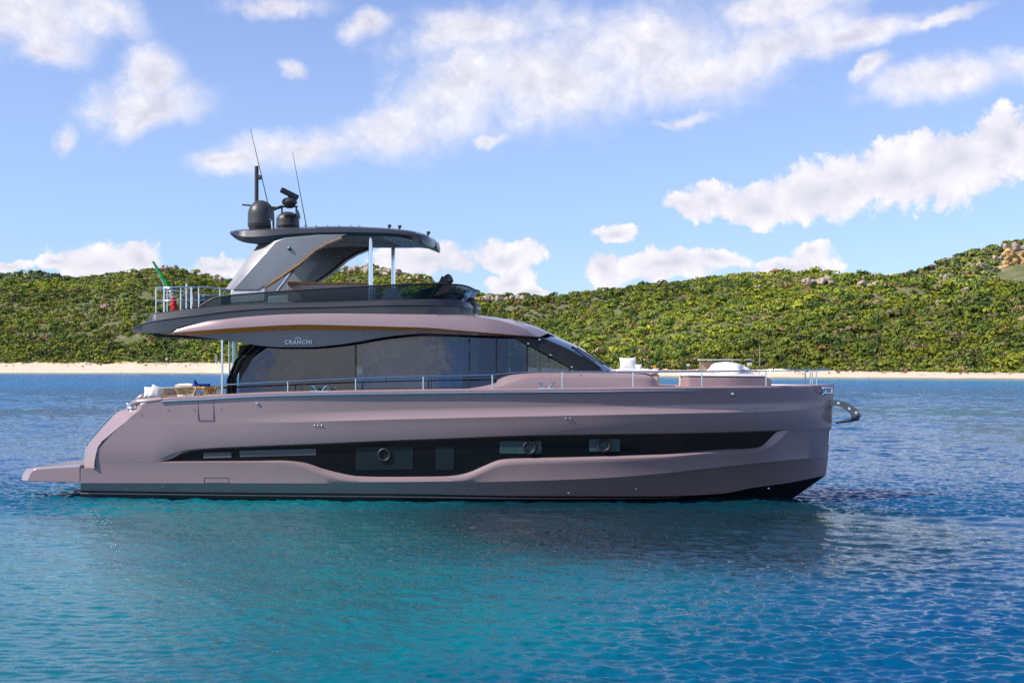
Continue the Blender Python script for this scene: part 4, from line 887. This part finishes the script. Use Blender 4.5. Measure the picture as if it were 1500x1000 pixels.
blade = [P(1262, 606, 0), P(1258, 613, -.28), P(1243, 616, -.30), P(1224, 618, 0), P(1243, 616, .30), P(1258, 613, .28)]
n = 6; MB().add(blade+[(x, y*.9, z-.05) for x, y, z in blade], [(0,1,2,3),(0,3,4,5),(9,8,7,6),(11,10,9,6)]+[(i, i+n, (i+1) % n+n, (i+1) % n) for i in range(n)]).build('anchor_fluke', M['gunmetal'], ANC)
# lettering on the fascia
def text(s, px_, py_, Y_, size, name, par, mt='logo', sx=1.):
    cu_ = bpy.data.curves.new(name, 'FONT'); cu_.body = s; cu_.size = size; cu_.space_character = 1.18; cu_.align_x = 'CENTER'; cu_.align_y = 'CENTER'; cu_.extrude = .006; cu_.offset = .007
    o = bpy.data.objects.new(name, cu_); scene.collection.objects.link(o); dg = bpy.context.evaluated_depsgraph_get(); dg.update()
    me = bpy.data.meshes.new_from_object(o.evaluated_get(dg)); bpy.data.objects.remove(o); o = bpy.data.objects.new(name, me); scene.collection.objects.link(o)
    me.transform(Matrix.Diagonal((sx, 1, 1, 1))); me.transform(Matrix.Rotation(R(90), 4, 'X')); me.transform(Matrix.Translation(P(px_, py_, Y_))); me.materials.clear(); me.materials.append(M[mt]); o.parent = par; return o
text('CRANCHI', 437, 501.2, -2.49, .165, 'lettering', FAS, sx=1.02)
mb = MB()
for s_ in (-1, 1):
    pts = [P(437+s_*4.4, 496.8, -2.49), P(437+s_*3.4, 495.4, -2.49), P(437+s_*1.2, 495.8, -2.49)]; mb.tube(pts, .018, 6)
    mb.tube([P(437+s_*2.6, 494.6, -2.49), P(437+s_*.4, 493.7, -2.49), P(437+s_*.6, 496.6, -2.49)], .013, 6)
mb.build('emblem', M['logo'], FAS)
# ---------- loose things on deck
def pillow(name, c, dims, rot, mt, label, cat='pillow', par=None, pinch=.6, group=None):
    mb = MB(); n = 18; vs = []; fs = []; Mx = Matrix.Rotation(rot[2], 3, 'Z') @ Matrix.Rotation(rot[1], 3, 'Y') @ Matrix.Rotation(rot[0], 3, 'X')
    for side in (1, -1):
        for i in range(n+1):
            for j in range(n+1):
                u = -1+2*i/n; v = -1+2*j/n; t = max(0, (1-abs(u)**2.6)*(1-abs(v)**2.6))**pinch; k = 1-.10*(1-abs(u)**2)*abs(v)**4; k2 = 1-.10*(1-abs(v)**2)*abs(u)**4
                wr_ = 1+.05*math.sin(u*5+v*3); vs.append(Vector(c)+Mx @ Vector((u*dims[0]/2*k2, v*dims[1]/2*k, side*t*dims[2]/2*wr_)))
    for s0 in (0, (n+1)**2):
        for i in range(n):
            for j in range(n): a = s0+i*(n+1)+j; fs.append((a, a+1, a+n+2, a+n+1))
    o = mb.add(vs, fs).build(name, M[mt], par, smooth=80, loc=c if par is None else None)
    if par is None: tag(o, label, cat, group)
    return o
# stern lounge
SF = empty('stern_sofa', P(225, 584, -1.2), 'cream stern sofa on the after deck behind the mauve bulwark', 'sofa')
sl_ = Vector(SF.location)
def loc_build(mb, name, mt, root, **k):
    L_ = root.location; mb.v = [(v[0]-L_[0], v[1]-L_[1], v[2]-L_[2]) for v in mb.v]; return mb.build(name, M[mt], root, **k)
loc_build(MB().prism([(196,590),(198,583),(204,578),(212,576),(212,592)], -1.9, 1.9), 'backrest', 'pink', SF, bevel=.05)
loc_build(MB().prism([(212,590),(212,572),(216,568),(222,569),(224,590)], -1.85, 1.85), 'back_cushion', 'cloth', SF, bevel=.06, seg=4)
loc_build(MB().prism([(222,590),(222,580),(240,580),(240,590)], -1.85, 1.85), 'seat_cushion', 'beige', SF, bevel=.04, seg=3)
loc_build(MB().prism([(234,582),(236,569),(262,567),(262,582)], 1.5, 1.85), 'side_cushion', 'beige', SF, bevel=.04, seg=3)
pillow('pillow', P(219, 574.5, -1.95), (.36, .36, .17), (R(80), 0, R(0)), 'cloth', 'plump white pillow at the after end of the stern sofa')
pillow('pillow', P(228.5, 574.5, -2.0), (.38, .44, .15), (R(72), R(20), R(20)), 'cloth', 'grey striped white pillow leaning forward on the stern sofa')
pillow('pillow', P(238, 577.5, -1.6), (.30, .34, .12), (R(76), R(32), R(30)), 'beige', 'beige pillow leaning behind the white ones on the stern sofa')
# dining table and chairs
TB = empty('dining_table', P(303, 590, -.6), 'orange teak dining table on the after deck beside the cabin', 'table')
loc_build(MB().prism([(281,566),(325,566.5),(325,569.5),(281,569)], -1.3, .9), 'table_top', 'table', TB, bevel=.01)
loc_build(MB().prism([(299,569),(309,569),(307,590),(301,590)], -.6, .0), 'pedestal', 'table', TB, bevel=.02)
def rope_chair(px_, Y_, label, z=0, rz=0):
    b0 = Vector(P(px_, 598, Y_)); ch = empty('rope_chair', b0, label, 'chair', 'woven rope armchairs round the teak table', rz)
    n = 30; r_ = .30
    for k in range(n):
        a = R(-150+300*k/(n-1)); 
    mb = MB()
    for k in range(26):
        a = R(30+300*k/25); mb.tube([(.20*math.cos(a), .20*math.sin(a), .36), (.27*math.cos(a), .27*math.sin(a), .5), (.33*math.cos(a), .33*math.sin(a), .64)], .011, 5)
    mb.build('rope_back', M['rope'], ch)
    top = [(.33*math.cos(R(30+300*k/30)), .33*math.sin(R(30+300*k/30)), .65) for k in range(31)]; MB().tube(top, .02, 8).build('arm_frame', M['rope'], ch)
    MB().lathe((0, 0, .33), [(.2, 0), (.25, .02), (.26, .07), (.2, .1)], 24).build('seat_cushion', M['cloth'], ch)
    for q_ in range(4): a = R(45+90*q_); MB().tube([(.17*math.cos(a), .17*math.sin(a), .35), (.25*math.cos(a), .25*math.sin(a), 0)], .016, 6).build('leg', M['rope'], ch)
    return ch
rope_chair(272, -1.7, 'woven rope armchair nearest the stern sofa', rz=0)
rope_chair(289, 1.3, 'woven rope armchair on the far side of the teak table', rz=R(90)); rope_chair(312, -1.75, 'woven rope armchair on the near side close to the cabin pole', rz=R(-90))
mb = MB(); b0 = P(286, 566, -.7); mb.lathe(b0, [(.05, 0), (.09, .03), (.08, .1), (.04, .14), (.03, .2)], 14); mb.box((b0[0]+.25, b0[1], b0[2]+.05), (.4, .3, .07)); tag(mb.build('folded_towel', M['blue'], None, bevel=.015, loc=b0), 'rumpled deep blue towel on the teak table', 'towel')
pillow('cushion', P(272, 564.5, .9), (.65, .4, .14), (0, 0, 0), 'cloth', 'long white cushion lying beyond the rope chairs', 'cushion')
# foredeck lounge
BS = empty('bow_sofa', P(935, 566, -1), 'mauve foredeck sofa with white top cushions just ahead of the windscreen', 'sofa')
loc_build(MB().prism([(902,546),(903,541.5),(908,540),(958,541),(965,543.5),(965,546.5),(958,547.5)], -1.75, 1.75), 'backrest_cushion', 'cloth', BS, bevel=.03, seg=3)
loc_build(MB().prism([(955,549),(964,549),(964,566),(957,566)], -1.7, 1.7), 'seat_side', 'beige', BS, bevel=.03)
loc_build(MB().prism([(954,548),(956,546),(963,546),(963,552)], -1.3, -.9), 'armrest', 'wood', BS, bevel=.01)
pillow('pillow', P(919.5, 533, -.9), (.52, .40, .2), (R(84), 0, R(8)), 'cloth', 'square white pillow standing on the sofa ahead of the windscreen')
pillow('pillow', P(935, 538, -.5), (.22, .2, .12), (R(80), 0, R(-10)), 'cloth', 'small white pillow beside the square white pillow')
FV = empty('flower_vase', P(953.5, 541, -.3), 'small dark vase with yellow flowers on the foredeck sofa', 'vase')
loc_build(MB().lathe(P(953, 541, -.3), [(.05, 0), (.07, .04), (.06, .12), (.05, .16)], 14), 'vase', 'rubber', FV)
mb = MB(); rr = random.Random(4)
for k in range(14): c0 = P(957+rr.uniform(-4, 4), 537.5+rr.uniform(-1.5, 1.5), -.3+rr.uniform(-.1, .1)); mb.lathe(c0, [(.005, -.02), (.03, 0), (.005, .02)], 8)
loc_build(mb, 'flowers', 'yellow', FV)
SP = empty('sun_pad', P(1065, 566, 0), 'raised mauve sun pad with white mattress on the foredeck near the bow', 'sun pad')
spt = [(998,553),(1004,551.2),(1120,551.5),(1129,556)]; wsp = [(998,1.45),(1010,1.65),(1060,1.6),(1110,1.25),(1130,1.0)]
a = curve(spt, sub(wsp, .08), 40, 998, 1130); b_ = curve([(x, y+2.5) for x, y in spt], wsp, 40, 998, 1130); c_ = curve([(998,568),(1130,567)], wsp, 40, 998, 1130)
loc_build(MB().shell([a, b_, c_]), 'base', 'pink', SP, smooth=40)
a = curve([(994,548.5),(998,546.5),(1060,546.8),(1122,548.5)], sub(wsp, .05), 40, 994, 1122); b_ = curve([(994,550),(1060,551),(1122,551.5)], sub(wsp, .0), 40, 994, 1122)
loc_build(MB().shell([a, b_]), 'mattress', 'cloth', SP, smooth=60, bevel=.02)
loc_build(MB().prism([(995,549.5),(999,549.5),(999,566),(995,566)], -1.4, 1.4), 'aft_cushion', 'beige', SP, bevel=.03)
pillow('pillow', P(1063, 539.5, -.75), (1.05, .75, .34), (R(14), R(2), R(-12)), 'cloth', 'big white pillow lying flat on the sun pad')
pillow('pillow', P(1084, 541.5, -.2), (.75, .7, .28), (R(16), R(12), R(30)), 'cloth', 'second white pillow leaning against the big one on the sun pad')
# ================================================================== BEACH THINGS
wood_b = mat('weathered_wood', (.35, .28, .2), .8, var=.2, vscale=3); whitep = mat('white_paint', (.75, .74, .72), .6, var=.05)
def land_at(px_, u):                             # u: 0 waterline .. 1 top of the sand
    d_ = float(shore_d(px_)+(base_d(px_)-shore_d(px_))*u); z_ = float(H+(HZ-base_y(px_))*base_d(px_)/F)*u**.8 if u > 0 else 0
    return Vector(PW(px_, d_, z_)), d_
p_, d_ = land_at(1062, .95); sc = d_/F
KI = empty('beach_kiosk', p_, 'open wooden beach kiosk with flat roof behind the foredeck pillow', 'kiosk', rz=TH)
wk = 76*sc; hk = 14*sc
for sx in (-.48, -.2, .2, .48):
    for sy in (-1.6, 1.6): MB().box((sx*wk, sy, hk/2-.3), (.25, .25, hk+.6)).build('post', wood_b, KI)
MB().box((0, 0, hk), (wk*1.03, 4.2, .35)).build('roof', whitep, KI, bevel=.04); MB().box((0, 1.7, hk*.35), (wk*.95, .1, hk*.8)).build('back_wall', wood_b, KI); MB().box((.1*wk, -1.2, hk*.3), (wk*.5, .6, hk*.6)).build('counter', wood_b, KI)
def pole(px_, u, hpx, wpx, mt, name, label, cat, top=None):
    p_, d_ = land_at(px_, u); sc = d_/F; o = MB().tube([(p_.x, p_.y, p_.z-.5), (p_.x, p_.y, p_.z+hpx*sc)], wpx*sc/2, 8); 
    if top: o.box((p_.x, p_.y, p_.z+hpx*sc), (top*sc, .2, top*.7*sc), rz=TH)
    return tag(o.build(name, mt, None, loc=tuple(p_)), label, cat)
pole(1113, .95, 34, 1.3, wood_b, 'wooden_pole', 'tall thin pole standing at the back of the sand right of the kiosk', 'pole')
pole(1098, .9, 8, 1, whitep, 'beach_sign', 'white sign board beside the kiosk', 'sign', 7); pole(1008, .95, 6, 1, whitep, 'beach_sign', 'small white sign left of the kiosk', 'sign', 5)
pole(317, .8, 14, 2.4, mat('blue_grey_post', (.25, .35, .42), .6, var=.2), 'beach_post', 'blue grey post on the sand left of the yacht cabin', 'post')
pole(244, .95, 5, 1.5, whitep, 'beach_sign', 'little white board at the back of the left beach', 'sign', 3)
def person(px_, u, pose, shirt, label):
    p_, d_ = land_at(px_, u); me = bpy.data.meshes.new('person')
    if pose == 'stand': J = {'pel': (0,0,.95), 'che': (0,0,1.35), 'nec': (0,0,1.5), 'hea': (0,0,1.68), 'kl': (-.1,.03,.5), 'fl': (-.12,0,.04), 'kr': (.1,-.05,.5), 'fr': (.14,.05,.04), 'sl': (-.19,0,1.42), 'hl': (-.28,.05,.85), 'sr': (.19,0,1.42), 'hr': (.3,-.08,.9)}
    else: J = {'pel': (0,0,.14), 'che': (-.1,0,.5), 'nec': (-.12,0,.65), 'hea': (-.12,0,.84), 'kl': (.42,-.1,.42), 'fl': (.62,-.12,.04), 'kr': (.45,.1,.3), 'fr': (.7,.12,.04), 'sl': (-.12,-.19,.58), 'hl': (-.35,-.3,.06), 'sr': (-.12,.19,.58), 'hr': (.25,.2,.3)}
    ks = list(J); E = [('pel','che'),('che','nec'),('nec','hea'),('pel','kl'),('kl','fl'),('pel','kr'),('kr','fr'),('che','sl'),('sl','hl'),('che','sr'),('sr','hr')]
    me.from_pydata([J[k] for k in ks], [(ks.index(a), ks.index(b)) for a, b in E], []); o = bpy.data.objects.new('person', me); scene.collection.objects.link(o)
    rad = {'pel':.15,'che':.16,'nec':.06,'hea':.11,'kl':.07,'kr':.07,'fl':.05,'fr':.05,'sl':.07,'sr':.07,'hl':.035,'hr':.035}
    me.skin_vertices.new() if hasattr(me.skin_vertices, 'new') and not me.skin_vertices else None
    o.modifiers.new('skin', 'SKIN'); 
    if not me.skin_vertices: return None
    for i, k in enumerate(ks): me.skin_vertices[0].data[i].radius = (rad[k], rad[k])
    me.skin_vertices[0].data[0].use_root = True; o.modifiers.new('sub', 'SUBSURF').levels = 1
    o.modifiers['sub'].render_levels = 1; me.materials.append(M['skin']); o.location = p_; o.rotation_euler.z = px_*.7
    tag(o, label, 'person', 'people on the beach')
    mb = MB(); c0 = J['che']; mb.lathe((c0[0], c0[1], c0[2]-.42 if pose == 'stand' else c0[2]-.3), [(.19, 0), (.2, .2), (.21, .4), (.17, .5)] if pose == 'stand' else [(.2, 0), (.2, .25), (.17, .38)], 14)
    mb.build('shirt', mat('shirt_cloth', shirt, .8), o)
for a in [(1165,.35,'stand',(.05,.05,.08),'standing person in dark top at the left of the bow beach group'),(1170,.4,'stand',(.4,.05,.04),'standing person in red top in the bow beach group'),(1176,.3,'sit',(.1,.2,.4),'sitting person in blue at the right of the bow beach group'),
          (1292,.6,'sit',(.1,.1,.1),'sitting person in dark top on the middle right beach'),(1297,.55,'sit',(.5,.4,.3),'sitting person in pale top beside the dark clothed one'),(1328,.75,'stand',(.08,.1,.2),'standing person in navy at the back of the right beach'),
          (1456,.6,'sit',(.1,.1,.12),'lone sitting person near the right edge of the beach'),(228,.4,'stand',(.5,.2,.12),'standing person in orange top on the left beach'),(110,.6,'sit',(.3,.1,.1),'lone sitting person on the far left beach')]: person(*a)
print('scene built')
